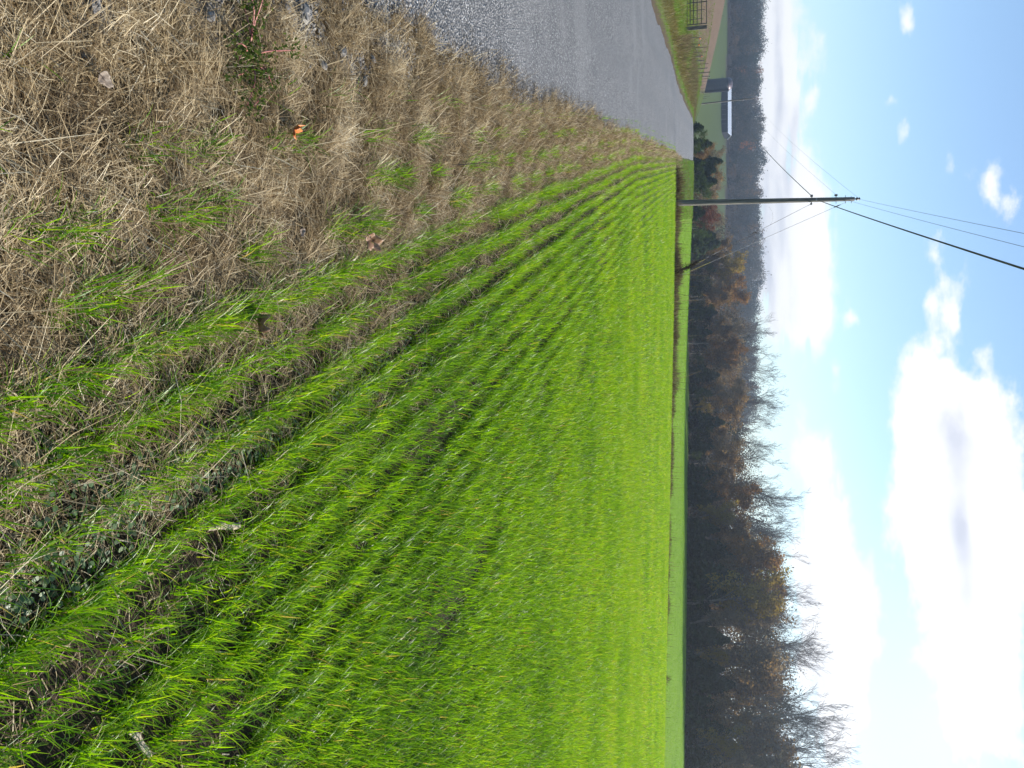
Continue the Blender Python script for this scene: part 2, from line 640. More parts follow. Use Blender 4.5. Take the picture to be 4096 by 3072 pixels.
M['cable'] = solid_mat('black_cable', (.012, .013, .02), (.03, .03, .04), 4, .5)
M['wire'] = solid_mat('bare_wire', (.10, .10, .11), (.2, .2, .21), 4, .45, metal=.4)
M['porcelain'] = solid_mat('brown_porcelain', (.05, .035, .03), (.09, .06, .05), 8, .25)
M['yellow'] = solid_mat('yellow_plastic', (.36, .27, .05), (.46, .36, .08), 10, .5)
M['orange'] = solid_mat('orange_plastic', (.75, .18, .03), (.8, .25, .05), 10, .5)
M['silo'] = solid_mat('dark_silo_staves', (.018, .018, .026), (.04, .037, .046), .8, .6, stretch=(1, 1, .3))
M['silo_roof'] = solid_mat('silo_dome_sheet', (.10, .07, .075), (.18, .14, .145), 1.5, .45, metal=.3)
M['barn_wall'] = solid_mat('dark_barn_boards', (.010, .011, .015), (.026, .026, .030), 1.2, .9, stretch=(6, 6, .3), spec=.05)
M['barn_shade'] = solid_mat('painted_doorway_shade', (.008, .008, .01), (.015, .015, .018), 1, 1)  # near-black colour painted in for the shade inside the open barn
M['tin'] = solid_mat('galvanised_roof_sheet', (.42, .46, .52), (.60, .63, .68), .6, .5, metal=.0, stretch=(5, 1, 1))
M['leaf_orange'] = solid_mat('orange_leaf', (.26, .055, .008), (.42, .12, .014), 40, .45)
M['leaf_brown'] = solid_mat('brown_leaf', (.11, .05, .022), (.24, .135, .075), 40, .5)
M['leaf_tan'] = solid_mat('tan_leaf', (.12, .09, .068), (.22, .17, .125), 40, .6)
M['cob'] = solid_mat('dry_cob', (.30, .24, .16), (.52, .44, .31), 60, .8, bump=.8)
M['redstem'] = solid_mat('red_stem', (.22, .045, .05), (.42, .20, .15), 40, .5)
M['twigdark'] = solid_mat('dark_twig', (.03, .022, .018), (.07, .05, .04), 40, .8)
for nm, st_ in {
    'oakleaf': [(0, (.09, .062, .036)), (.4, (.155, .108, .058)), (.75, (.225, .155, .076)), (1, (.30, .22, .10))],
    'orangeleaf': [(0, (.10, .058, .026)), (.5, (.175, .10, .038)), (1, (.26, .16, .055))],
    'yellowleaf': [(0, (.10, .08, .02)), (.5, (.20, .15, .03)), (1, (.30, .24, .05))],
    'redleaf': [(0, (.06, .022, .018)), (.5, (.115, .04, .03)), (1, (.16, .07, .035))],
    'cedarleaf': [(0, (.018, .034, .017)), (.6, (.038, .064, .03)), (1, (.062, .092, .04))],
    'greenleaf': [(0, (.025, .045, .014)), (.6, (.05, .085, .022)), (1, (.10, .13, .03))],
    'grayleaf': [(0, (.10, .085, .068)), (.6, (.17, .145, .115)), (1, (.23, .185, .13))],
}.items():
    M[nm] = leaf_mat(nm, st_, trans=.3 if nm == 'cedarleaf' else .5, gloss=0, tmul=(1.5, 1.3, .85))


# ------------------------------------------------------------------ the ground sheet, the lane
def zone_colour(x, y):
    n = len(x)
    R = np.hypot(x, y)
    s, t = st(x, y)
    k = x / np.maximum(y, 1)
    C = np.tile(np.array([.058, .082, .020]), (n, 1))           # pasture
    wob = .5 * np.sin(x * .31 + 1.3 * np.sin(y * .11)) + .5 * np.sin(y * .23)

    def paint(mask, c):
        mask = np.clip(mask, 0, 1)[:, None]
        C[:] = C * (1 - mask) + np.array(c) * mask

    paint(((k > -.215) & (y > strip_y(x)) & (y < wood_depth(k) + 3)).astype(float), (.14, .24, .012))     # far field
    paint(((y > wood_depth(k)) & (k > -.165) & (y < 420)).astype(float), (.05, .038, .026))                   # wood floor
    paint(((k > -.60) & (k < -.15) & (y > 400 + 0 * y)).astype(float), (.05, .04, .028))                     # far hillside floor
    paint((y > 440).astype(float), (.05, .04, .028))
    tr = ((t < -10.5) & (y > 60) & (y < 185) & (k < -.345)).astype(float)
    paint(tr * np.clip((y - 70 - 3 * wob) / 12, 0, 1), (.125, .088, .060))                                    # bare brown rise
    verge = (t < drift(s) + .35) & (t > -12) & (s < 110)
    paint(verge.astype(float), (.095, .07, .044))
    paint(((t < -5.2) & (t > -12) & (s < 130)).astype(float), (.11, .115, .04))
    field = (t > drift(s) + .35) & (y < strip_y(x) + .2)
    paint(field.astype(float), (.048, .036, .024))
    paint(field * np.clip((y - 10) / 22, 0, .85), (.085, .16, .02))
    return C


def build_ground():
    radii = [0.0, .35]
    while radii[-1] < 1500:
        radii.append(radii[-1] * (1.022 if radii[-1] < 500 else 1.08) + .02)
    radii = np.array(radii)
    front = np.radians(np.arange(-44, 44.01, .4))
    rest = np.radians(np.arange(48, 316, 4.0))
    ang = np.r_[front, rest]
    m = len(ang)
    X = np.outer(radii, np.sin(ang)).ravel()
    Y = np.outer(radii, np.cos(ang)).ravel()
    Z = ground_z(X, Y)
    s, t = st(X, Y)
    fld = np.clip((t - drift(s) - .2) / .3, 0, 1) * (Y < strip_y(X))
    Z = Z + fld * .012 * np.cos(2 * np.pi * (t - drift(s)) / .19) * (Y < 9)
    i = np.arange(len(radii) - 1)[:, None] * m
    j = np.arange(m)[None]
    j2 = (j + 1) % m
    Q = np.stack([i + j, i + m + j, i + m + j2, i + j2], -1).reshape(-1, 4)
    me = raw_mesh('ground', np.c_[X, Y, Z], Q, {'zone': zone_colour(X, Y)}, True)
    tag(link('ground', me, M['ground']), kind='structure')


build_ground()


def road_edge(s, side):
    w = .045 * np.sin(s * .93) + .04 * np.sin(s * 2.37 + 1) + .03 * np.sin(s * 5.9 + 2) + .03 * np.sin(s * 13.7 + .5)
    if side > 0:
        return -.80 + w * .8 - .0 * s
    return -4.70 + w


def build_road():
    s = np.concatenate([np.arange(-12, 20, .12), np.arange(20, 60, .5), np.arange(60, 150, 2.0)])
    f = np.linspace(0, 1, 15)
    tl, tr = road_edge(s, -1), road_edge(s, 1)
    Tt = tl[:, None] + (tr - tl)[:, None] * f[None]
    Ss = np.repeat(s[:, None], len(f), 1)
    X, Y = xy(Ss.ravel(), Tt.ravel())
    crown = .035 * (1 - (2 * f - 1) ** 2)
    Z = ground_z(X, Y) + .012 + np.tile(crown, len(s)) + .003 * np.clip(Y / 20, 0, 6)
    n = len(f)
    i = np.arange(len(s) - 1)[:, None] * n
    j = np.arange(n - 1)[None]
    Q = np.stack([i + j, i + j + 1, i + n + j + 1, i + n + j], -1).reshape(-1, 4)
    # skirt down into the soil so that the edge has thickness
    V = np.c_[X, Y, Z]
    me = raw_mesh('road', V, Q, None, True)
    tag(link('road', me, M['asphalt']), kind='structure')


build_road()


# ------------------------------------------------------------------ grasses
def in_view(x, y, pad=1.2, k=.50):
    return (np.abs(x) < k * y + pad)


def noise2(x, y, sc, seed=0):
    """cheap smooth pseudo-noise in 0..1"""
    r = np.random.default_rng(seed)
    v = np.zeros_like(x)
    for _ in range(7):
        a = r.uniform(0, 2 * np.pi)
        f = r.uniform(.6, 1.8) / sc
        v += np.sin((x * np.cos(a) + y * np.sin(a)) * f * 2 * np.pi + r.uniform(0, 6.28))
    return .5 + v / 7 * .9


def build_wheat():
    G = Grass()

    def rows(y0, y1, dens, S, wscale, lscale, pad):
        """dens = blades per square metre"""
        xm = .5 * y1 + pad
        area = 2 * xm * (y1 - y0)
        n = int(area * dens)
        x = rng.uniform(-xm, xm, n)
        y = rng.uniform(y0, y1, n)
        ok = in_view(x, y, pad) & (y < strip_y(x) - .3)
        x, y = x[ok], y[ok]
        s, t = st(x, y)
        e = t - drift(s)
        # pull onto the drill rows, 0.19 m apart
        row = np.round((e - .40) / .19)
        e = .40 + row * .19 + rng.normal(0, 1, len(e)) * np.where(row < 4, .024, np.where(row < 10, .034, np.where(row < 25, .046, .058))) + .012 * np.sin(s * 2 + row)
        # each row has its own gaps and strength
        strength = np.clip(.55 + 1.2 * noise2(s * .8, row * 3.1, 1.1, 3), 0, 1)
        sp = noise2(s * .45, e * 2.6, 1.8, 5)
        strength = np.where(row < 0, np.clip(.62 + row * .145, .0, 1) * (noise2(s * 1.3, row * 2.7, .9, 8) > .50), strength)
        strength = np.where((row >= 0) & (row < 3), strength * np.where(noise2(s, row * 5.1, 1.6, 9) > .40, 1, .35), strength)
        strength = np.where((row >= 3) & (row < 16) & (noise2(s * .30, row * 7.3, 2.0, 15) < .22), strength * .35, strength)
        strength *= np.where(sp < .18, .6, 1)
        strength = np.where(row < -5, 0, strength)
        keep = rng.random(len(e)) < strength
        s, e, row = s[keep], e[keep], row[keep]
        x, y = xy(s, e + drift(s))
        n = len(x)
        # blades grow in tufts: share heading and lean
        cell = np.floor(s / .035) * 7919 + row * 104729
        h = np.sin(cell) * 43758.5453
        h -= np.floor(h)
        az = rng.uniform(0, 2 * np.pi, n) * .8 + h * 2 * np.pi
        # wind and light lean the blades a little along the row
        th0 = np.abs(rng.normal(.24, .24, n))
        bend = np.abs(rng.normal(.7, .55, n))
        L = rng.uniform(.055, .15, n) * lscale * (.85 + .3 * noise2(x, y, 1.5, 4))
        W = rng.uniform(.0034, .0070, n) * wscale
        z = ground_z(x, y) - .004
        r = np.clip(rng.beta(1.7, 1.9, n) * .94 + .28 * (noise2(x, y, 3.0, 12) - .5) + .24 * np.clip((y - 4) / 16, 0, 1), 0, .96)
        r = np.where(rng.random(n) < .02, 1.0, r)
        G.add(np.c_[x, y, z], az, th0, bend, L, W, S=S, rnd=r, roll=rng.normal(0, .5, n))

    rows(.8, 5, 7600, 4, 1.0, 1.0, 1.6)
    rows(5, 10, 6200, 3, 1.0, 1.0, 1.8)
    rows(10, 20, 3300, 2, 1.15, 1.0, 2.0)
    rows(20, 45, 820, 2, 1.7, 1.0, 3.0)
    tag(G.build('wheat', M['wheat']), 'bright green winter wheat in drilled rows beside the dry verge', 'wheat', kind='stuff')

    G = Grass()
    n = 260000
    y = 43 + 155 * rng.random(n) ** 1.5
    x = rng.uniform(-.24, .56, n) * y
    ok = (y > strip_y(x) + .9) & (y < wood_depth(x / y) + 2) & (x / y > -.205 + .018 * rng.normal(0, 1, n))
    x, y = x[ok], y[ok]
    n = len(x)
    W = rng.uniform(.008, .014, n) * np.clip(y / 40, 1, 3.4)
    r = np.clip(rng.random(n) * .5 + .45 * noise2(x, y * .35, 14, 17) + .35 * noise2(x, y * .5, 4, 18) - .15, 0, 1)
    G.add(np.c_[x, y, ground_z(x, y) - .005], rng.uniform(0, 6.28, n), np.abs(rng.normal(.25, .2, n)), np.abs(rng.normal(.6, .4, n)),
          rng.uniform(.07, .12, n), W, S=1, rnd=r, tipw=.3)
    tag(G.build('far_wheat', M['farwheat']), 'paler young wheat of the field beyond the weed strip', 'wheat', kind='stuff')


def gpt(u, v):
    r = ray(u, v)
    g = r * (-H) / r[2]
    return st(g[0], g[1])


GRAVEL = [(*gpt(360, 2070), .75, .13), (*gpt(300, 1960), .4, .09), (*gpt(50, 800), .10, .07), (*gpt(60, 1190), .16, .07), (*gpt(20, 340), .06, .05), (*gpt(190, 1560), .3, .08), (*gpt(250, 1380), .2, .06)]


def gravel_mask(s, t):
    m = np.zeros_like(s)
    for s0, t0, ws, wt in GRAVEL:
        m = np.maximum(m, np.exp(-((s - s0) / ws) ** 2 - ((t - t0) / wt) ** 2))
    return m


def build_dry_grass():
    G = Grass()

    def straw(y0, y1, dens, S, ws, ls, flat, pad=1.2, zlift=.0):
        s0, s1 = y0 / RD[1] - 1.5, y1 / RD[1] + .5
        n = int((s1 - s0) * 2.3 * dens)
        s = rng.uniform(s0, s1, n)
        t = rng.uniform(-1.05, 1.25, n)
        x, y = xy(s, t)
        edge = road_edge(s, 1)
        lo = np.clip((t - edge + .02 + .10 * noise2(s, t, .35, 31)) / .25, 0, 1)
        lo = np.where(noise2(s * .6, t * 2, .5, 33) < .25, lo * .6, lo)
        nr = np.clip((6.5 - s) / 3, 0, 1)
        hi = 1 - np.clip((t - drift(s) - .26 - .12 * noise2(s, t, .5, 71)) / .20, 0, 1) * (.85 - .22 * nr)
        hi = hi * np.where(t - drift(s) > .85, .22, 1)
        clump = .35 + .9 * noise2(x, y, .45, 37)
        mid = np.clip((s - 4) / 5, 0, 1)
        clump = clump * (1 - mid) + mid * (.72 + .35 * noise2(s * .35, t, .5, 39))
        p = lo * hi * np.clip(clump * 1.25 - .2, .06, 1) * (1 - .85 * np.clip(gravel_mask(s, t) * 1.6 - .3, 0, 1))
        ok = (rng.random(n) < p) & in_view(x, y, pad) & (y > .6) & (y > y0) & (y <= y1)
        s, t, x, y = s[ok], t[ok], x[ok], y[ok]
        n = len(x)
        # swathes: neighbours lie the same way
        sw = noise2(x, y, .30, 41) * 9 + noise2(x, y, .9, 43) * 4
        az = np.where(rng.random(n) < .62, sw + rng.normal(0, .45, n), rng.uniform(0, 6.28, n))
        th0 = np.clip(rng.normal(flat, .28, n), .05, 1.62)
        bend = rng.normal(.25, .35, n)
        bend = np.where(th0 + bend > 1.75, 1.75 - th0, bend)
        L = rng.gamma(2.4, .020, n) * ls + .020
        L = np.where(rng.random(n) < .04, L * 2.4, L)
        W = rng.uniform(.0014, .0034, n) * ws
        z = ground_z(x, y) + rng.random(n) ** 1.6 * .05 * (1 - lo[ok] * .0) + zlift
        r = np.clip(rng.beta(1.8, 2.4, n) + .35 * (noise2(x, y, .7, 47) - .5), 0, 1)
        G.add(np.c_[x, y, z], az, th0, bend, L, W, S=S, rnd=r, tipw=.35)

    straw(.7, 4.5, 24000, 2, 1.0, 1.0, 1.30)
    straw(.7, 4.5, 14000, 1, 1.15, .8, 1.50)
    straw(4.5, 9, 22000, 2, 1.25, 1.0, 1.30)
    straw(9, 20, 9500, 2, 1.8, 1.1, 1.2)
    straw(20, 60, 1500, 1, 4.0, 1.5, .9)
    tag(G.build('dry_grass', M['straw']), 'matted tan dead grass of the verge between lane and wheat', 'dry grass', kind='stuff')
    # crumbs of stubble and broken stalks close to the ground
    G = Grass()
    n = 70000
    s = rng.uniform(.5, 14, n)
    t = rng.uniform(-1.0, 2.2, n)
    x, y = xy(s, t)
    e = t - drift(s)
    p = np.where(e < .4, .9, .16) * np.clip((t - road_edge(s, 1)) / .1, 0, 1)
    ok = (rng.random(n) < p) & in_view(x, y, .8) & (y > .7)
    x, y = x[ok], y[ok]
    n = len(x)
    G.add(np.c_[x, y, ground_z(x, y) + .004 + .012 * rng.random(n)], rng.uniform(0, 6.28, n), rng.normal(1.5, .08, n), rng.normal(0, .1, n), rng.uniform(.02, .07, n),
          rng.uniform(.002, .005, n), S=1, rnd=rng.random(n), tipw=.7)
    tag(G.build('straw_litter', M['straw']), 'broken straw and stubble crumbs on the soil between rows', 'straw litter', kind='stuff')


def build_clover():
    G = Grass()
    V, Q, R, T = [], [], [], []
    cent = []
    for u, v, rad, cnt in [(1800, 900, .16, 260), (1900, 650, .18, 260), (1750, 1050, .12, 160), (2150, 130, .20, 260), (2230, 280, .16, 160), (2000, 380, .10, 80),
                           (1420, 1650, .22, 200), (1500, 1430, .22, 240), (1640, 1350, .2, 160), (1860, 130, .08, 40), (1340, 1920, .3, 160), (2350, 150, .18, 100)]:
        r = ray(u, v)
        g = r * (-H) / r[2]
        for _ in range(cnt):
            a, d = random.uniform(0, 6.28), rad * math.sqrt(random.random())
            s_, t_ = st(g[0], g[1])
            s_ += 1.6 * d * math.cos(a)
            t_ += .7 * d * math.sin(a)
            x_, y_ = xy(s_, t_)
            cent.append((x_, y_, random.uniform(.012, .05)))
    n = len(cent)
    c = np.array(cent)
    k = 6
    th = np.arange(k) * 2 * np.pi / k
    nrm = np.c_[rng.normal(0, .35, n), rng.normal(-.15, .35, n), np.ones(n)]
    nrm /= np.linalg.norm(nrm, axis=1)[:, None]
    a = np.cross(nrm, [[0, 1.0, .01]])
    a /= np.linalg.norm(a, axis=1)[:, None]
    b = np.cross(nrm, a)
    rad = rng.uniform(.004, .0095, n)
    P = c[:, None] + rad[:, None, None] * (np.cos(th)[None, :, None] * a[:, None] + np.sin(th)[None, :, None] * b[:, None])
    base = (np.arange(n) * k)[:, None, None]
    Q = (base + np.array([[0, 1, 2, 3], [0, 3, 4, 5]])[None]).reshape(-1, 4)
    rr = np.repeat(rng.random(n), k)
    G.put(P.reshape(-1, 3), Q, rr, np.zeros(n * k))
    tag(G.build('clover', M['clover'], smooth=False), 'small round grey green clover leaves in patches between wheat rows', 'clover', kind='stuff')


def build_gravel():
    """chips of stone along the broken edge of the lane"""
    ico = np.array([[1, 0, 0], [-1, 0, 0], [0, 1, 0], [0, -1, 0], [0, 0, .7], [0, 0, -.7]])
    n = 7000
    s = rng.uniform(1.5, 16, n)
    t = road_edge(s, 1) + rng.normal(.02, .11, n)
    far = rng.random(n) < .25
    t = np.where(far, road_edge(s, 1) - rng.uniform(0, 3.6, n), t)
    for s0, t0, ws, wt in GRAVEL:
        k = int(500 + 5000 * ws * wt)
        s = np.r_[s, s0 + rng.normal(0, ws * .7, k)]
        t = np.r_[t, t0 + rng.normal(0, wt * .8, k)]
        far = np.r_[far, np.zeros(k, bool)]
    x, y = xy(s, t)
    ok = in_view(x, y, .6)
    x, y, far = x[ok], y[ok], far[ok]
    n = len(x)
    R = rng.uniform(.004, .011, n) * np.where(far, .7, 1)
    a = rng.uniform(0, 6.28, n)
    ca, sa = np.cos(a), np.sin(a)
    P = ico[None] * R[:, None, None] * rng.uniform(.6, 1.3, (n, 6, 1))
    X = P[..., 0] * ca[:, None] - P[..., 1] * sa[:, None]
    Y = P[..., 0] * sa[:, None] + P[..., 1] * ca[:, None]
    zz = ground_z(x, y) + R * .35 + np.where(far, .045, .016)
    V = np.stack([X + x[:, None], Y + y[:, None], P[..., 2] + zz[:, None]], -1).reshape(-1, 3)
    f = np.array([[0, 2, 4], [2, 1, 4], [1, 3, 4], [3, 0, 4], [2, 0, 5], [1, 2, 5], [3, 1, 5], [0, 3, 5]])
    Q = ((np.arange(n) * 6)[:, None, None] + f[None]).reshape(-1, 3)
    me = raw_mesh('gravel', V, Q)
    tag(link('gravel', me, M['stone']), 'loose grey stone chips along the broken lane edge', 'gravel', kind='stuff')


def build_bank():
    G = Grass()
    # grassy verge and bank on the far side of the lane
    n = 120000
    s = 12 + 120 * rng.random(n) ** 1.3
    t = -4.75 - rng.gamma(2.0, 2.6, n)
    x, y = xy(s, t)
    ok = in_view(x, y, 3, .56) & (t > -26) & (y > 8)
    x, y, s, t = x[ok], y[ok], s[ok], t[ok]
    n = len(x)
    near = np.clip((-4.75 - t) / 1.2, 0, 1)
    band = noise2(s * .6, t * 1.6, 4, 51)
    r = np.clip(.25 + .75 * band + rng.normal(0, .16, n), 0, 1)
    r = np.where((near < .65) & (near > .2), np.clip(r + .3, 0, 1), r)
    r = np.where((t < -5.6) & (t > -7.2), r * .45, r)
    L = rng.uniform(.05, .17, n) * (.4 + near) * (.6 + 1.9 * np.clip(noise2(s, t * 2, 2.2, 53) - .3, 0, 1))
    G.add(np.c_[x, y, ground_z(x, y)], rng.uniform(0, 6.28, n), np.abs(rng.normal(.35, .25, n)), np.abs(rng.normal(.5, .4, n)), L,
          rng.uniform(.006, .011, n) * np.clip(y / 30, .7, 3), S=2, rnd=r, tipw=.3)
    # grass between the lane crest and the pole
    n = 60000
    s = rng.uniform(38, 104, n)
    t = rng.uniform(-.7, 16, n)
    x, y = xy(s, t)
    ok = (y > strip_y(x) - 1.0) & (x / y < -.195) & (t > road_edge(s, 1) + .1)
    x, y, s, t = x[ok], y[ok], s[ok], t[ok]
    n = len(x)
    r = np.clip(.45 + .5 * noise2(x, y, 7, 55) + rng.normal(0, .15, n), 0, 1)
    G.add(np.c_[x, y, ground_z(x, y)], rng.uniform(0, 6.28, n), np.abs(rng.normal(.3, .25, n)), np.abs(rng.normal(.5, .4, n)), rng.uniform(.07, .17, n),
          rng.uniform(.02, .035, n), S=1, rnd=r, tipw=.3)
    tag(G.build('bank_grass', M['bankgrass']), 'short mixed green and brown grass on the bank across the lane', 'grass', kind='stuff')

    # dead weeds: on the bank in front of the fence and along the strip between the two fields
    G = Grass()
    n = 30000
    s = rng.uniform(40, 105, n)
    t = rng.normal(-8.6, 1.3, n)
    x, y = xy(s, t)
    p = np.clip(noise2(s * .5, t, 4.5, 61) * 2.0 - .5, 0, 1)
    ok = (rng.random(n) < p) & (t < -5.8) & (x / y > -.412)
    x, y = x[ok], y[ok]
    n = len(x)
    G.add(np.c_[x, y, ground_z(x, y)], rng.uniform(0, 6.28, n), np.abs(rng.normal(.3, .3, n)), rng.normal(.4, .5, n), rng.uniform(.2, .6, n), rng.uniform(.012, .028, n), S=2, rnd=rng.random(n))
    # strip
    n = 30000
    x = rng.uniform(-9.5, 26, n)
    y = strip_y(x) + rng.normal(.4, .42, n)
    hgt = .13 + .33 * np.clip(noise2(x, x * 0, 2.2, 63), 0, 1) + .18 * np.clip((4 - x) / 10, 0, 1)
    hgt = hgt * (1 - .55 * np.clip((x - 1) / 12, 0, 1))
    ok = (rng.random(n) < np.clip(.35 + noise2(x, x * 0 + 3, 5, 67) * .9 - np.clip((x - 6) / 25, 0, .6), .0, 1))
    x, y, hgt = x[ok], y[ok], hgt[ok]
    n = len(x)
    tall = np.where(rng.random(n) < .012, 3.0, 1.0)
    G.add(np.c_[x, y, ground_z(x, y)], rng.uniform(0, 6.28, n), np.abs(rng.normal(.35, .35, n)) / tall, rng.normal(.4, .5, n) / tall, hgt * rng.uniform(.4, 1.1, n) * tall,
          rng.uniform(.010, .024, n), S=2, rnd=rng.random(n), tipw=.4)
    tag(G.build('dead_weeds', M['weed']), 'brown dead weeds standing along the bank and the strip between fields', 'weeds', kind='stuff')


build_wheat()
build_dry_grass()
build_clover()
build_gravel()
build_bank()


# ------------------------------------------------------------------ trees
def skeleton(seed, nl=(11, 6, 5, 4), up=.75, crook=.18, first=.3, spread=.95, lean=0.0, fork=False):
    """unit-height tree: list of (p0, p1, r0, r1, level)"""
    r = random.Random(seed)
    out = []

    def rv():
        return Vector((r.gauss(0, 1), r.gauss(0, 1), r.gauss(0, 1))).normalized()

    def grow(p, d, L, rad, lvl, parts):
        pts = [p.copy()]
        q = p.copy()
        dd = d.copy()
        for i in range(parts):
            dd = (dd + rv() * crook * (.6 if lvl == 0 else 1.0) + Vector((0, 0, .10 * (lvl > 0)))).normalized()
            q2 = q + dd * (L / parts)
            k0, k1 = 1 - .75 * i / parts, 1 - .75 * (i + 1) / parts
            out.append((q.copy(), q2.copy(), rad * k0, rad * k1, lvl))
            q = q2
            pts.append(q.copy())
        if lvl >= len(nl):
            return
        cnt = nl[lvl]
        for c in range(cnt):
            f = (first if lvl == 0 else .25) + (1 - (first if lvl == 0 else .25)) * ((c + r.random()) / cnt)
            f = min(f, .999)
            i = int(f * parts)
            pp = pts[i].lerp(pts[i + 1], f * parts - i)
            ax = (pts[i + 1] - pts[i]).normalized()
            side = rv()
            side = (side - ax * side.dot(ax)).normalized()
            ang = r.uniform(.45, 1.0) * spread
            nd = (ax * math.cos(ang) + side * math.sin(ang) + Vector((0, 0, up * .35))).normalized()
            ll = L * (r.uniform(.34, .56) if lvl == 0 else r.uniform(.35, .6)) * (1.15 - .55 * f if lvl == 0 else 1)
            grow(pp, nd, ll, rad * (1 - .7 * f) * r.uniform(.45, .66), lvl + 1, max(2, 5 - lvl))

    grow(Vector((0, 0, 0)), Vector((lean, 0, 1)).normalized(), .93, .0145, 0, 9)
    return out


def tree_meshes(kind, seed, height):
    """(trunk mesh, crown mesh) of one kind of tree, real size"""
    P = dict(bare=dict(nl=(9, 6, 5, 3), up=.75, crook=.24, first=.38, spread=1.0),
             oak=dict(nl=(11, 5, 4), up=.5, crook=.22, first=.18, spread=1.1),
             gray=dict(nl=(11, 5, 4), up=.7, crook=.2, first=.2, spread=.95),
             shrub=dict(nl=(9, 5, 3), up=.6, crook=.3, first=.08, spread=1.1)).get(kind)
    r = np.random.default_rng(seed)
    if kind == 'cedar':
        n = 5200
        h = r.random(n) ** .8
        prof = (1 - h) ** .75 * .23 * (1 + .22 * np.sin(h * 40)) + .008
        th = r.uniform(0, 6.28, n)
        lob = 1 + .3 * np.sin(th * 3 + h * 9) + .2 * np.sin(th * 7 - h * 23)
        rad = prof * lob * (.35 + .65 * r.random(n) ** .5)
        c = np.c_[rad * np.cos(th), rad * np.sin(th), .05 + h * .95 - rad * .25] * height
        tp = np.array([[0, 0, 0], [.004, 0, .5], [0, .003, .97]]) * height
        mb = MB()
        mb.path(tp, np.array([.016, .009, .002]) * height, 6)
        tr = raw_mesh('trunk', np.concatenate(mb.V), np.concatenate(mb.Q), None, True)
        return tr, leaf_cloud(c, r, .022 * height, .05 * height)
    sk = skeleton(seed, **P)
    top = max(s[1].z for s in sk)
    a = np.array([s[0] for s in sk]) * height / top
    b = np.array([s[1] for s in sk]) * height / top
    r0 = np.array([s[2] for s in sk]) * height
    r1 = np.array([s[3] for s in sk]) * height
    lv = np.array([s[4] for s in sk])
    minr = .016 if kind == 'bare' else .01
    r0, r1 = np.maximum(r0, minr), np.maximum(r1, minr * .8)
    big = lv <= 1
    V, Q = segs(a[big], b[big] + (b[big] - a[big]) * .04, r0[big], r1[big], 6)
    tr = raw_mesh('trunk', V, Q, None, True)
    if kind == 'bare':
        V, Q = segs(a[~big], b[~big], r0[~big], r1[~big], 3)
        return tr, raw_mesh('crown', V, Q)
    tip = b[lv >= 2]
    n = {'oak': 5200, 'gray': 2600, 'shrub': 2600}[kind]
    i = r.integers(0, len(tip), n)
    w = r.random(len(tip)) ** 2 + .05
    i = r.choice(len(tip), n, p=w / w.sum())
    c = tip[i] + r.normal(0, .020 * height, (n, 3))
    c[:, 2] = np.maximum(c[:, 2], .02 * height)
    return tr, leaf_cloud(c, r, .008 * height, .017 * height)


def leaf_cloud(c, r, s0, s1):
    n = len(c)
    nrm = r.normal(0, 1, (n, 3))
    nrm /= np.linalg.norm(nrm, axis=1)[:, None]
    a = np.cross(nrm, r.normal(0, 1, (n, 3)))
    a /= np.linalg.norm(a, axis=1)[:, None] + 1e-9
    b = np.cross(nrm, a)
    s = r.uniform(s0, s1, n)
    a *= s[:, None]
    b *= (s * r.uniform(.5, .9, n))[:, None]
    V = np.stack([c - a, c - b * .8, c + a, c + b], 1).reshape(-1, 3)
    Q = np.arange(4 * n).reshape(-1, 4)
    rr = np.clip(r.random(n) * .75 + .25 * r.random(), 0, 1)
    return raw_mesh('crown', V, Q, {'rnd': np.repeat(rr, 4), 'tip': np.zeros(4 * n)})


PROTO = {}
for kind, seeds, hh, matn, nm in [('bare', (1, 2, 3, 4, 5, 6), 20, 'twig', 'bare_tree'), ('oak', (11, 12, 13), 16, 'oakleaf', 'brown_oak'),
                                  ('oak', (21, 22), 12, 'orangeleaf', 'orange_tree'), ('oak', (25,), 11, 'yellowleaf', 'yellow_tree'),
                                  ('gray', (31, 32, 33), 16, 'grayleaf', 'grey_tree'), ('cedar', (41, 42, 43), 9, 'cedarleaf', 'cedar_tree'),
                                  ('shrub', (51, 52), 6, 'greenleaf', 'green_shrub'), ('shrub', (55,), 5, 'redleaf', 'red_shrub')]:
    PROTO[nm] = []
    for sd in seeds:
        tr, cr = tree_meshes(kind, sd, hh)
        tr.materials.append(M['bark'])
        cr.materials.append(M[matn])
        PROTO[nm].append((tr, cr, hh))


def plant(nm, x, y, height, label, cat, group, wide=1.0, z=None, pick=None):
    tr, cr, hh = PROTO[nm][random.randrange(len(PROTO[nm])) if pick is None else pick % len(PROTO[nm])]
    k = height / hh
    o = thing(nm, label, cat, (x, y, (gz(x, y) if z is None else z) - .1), random.uniform(0, 6.28), group)
    o.scale = (k * wide, k * wide, k)
    link('trunk', tr, None, o)
    link('crown', cr, None, o)
    return o


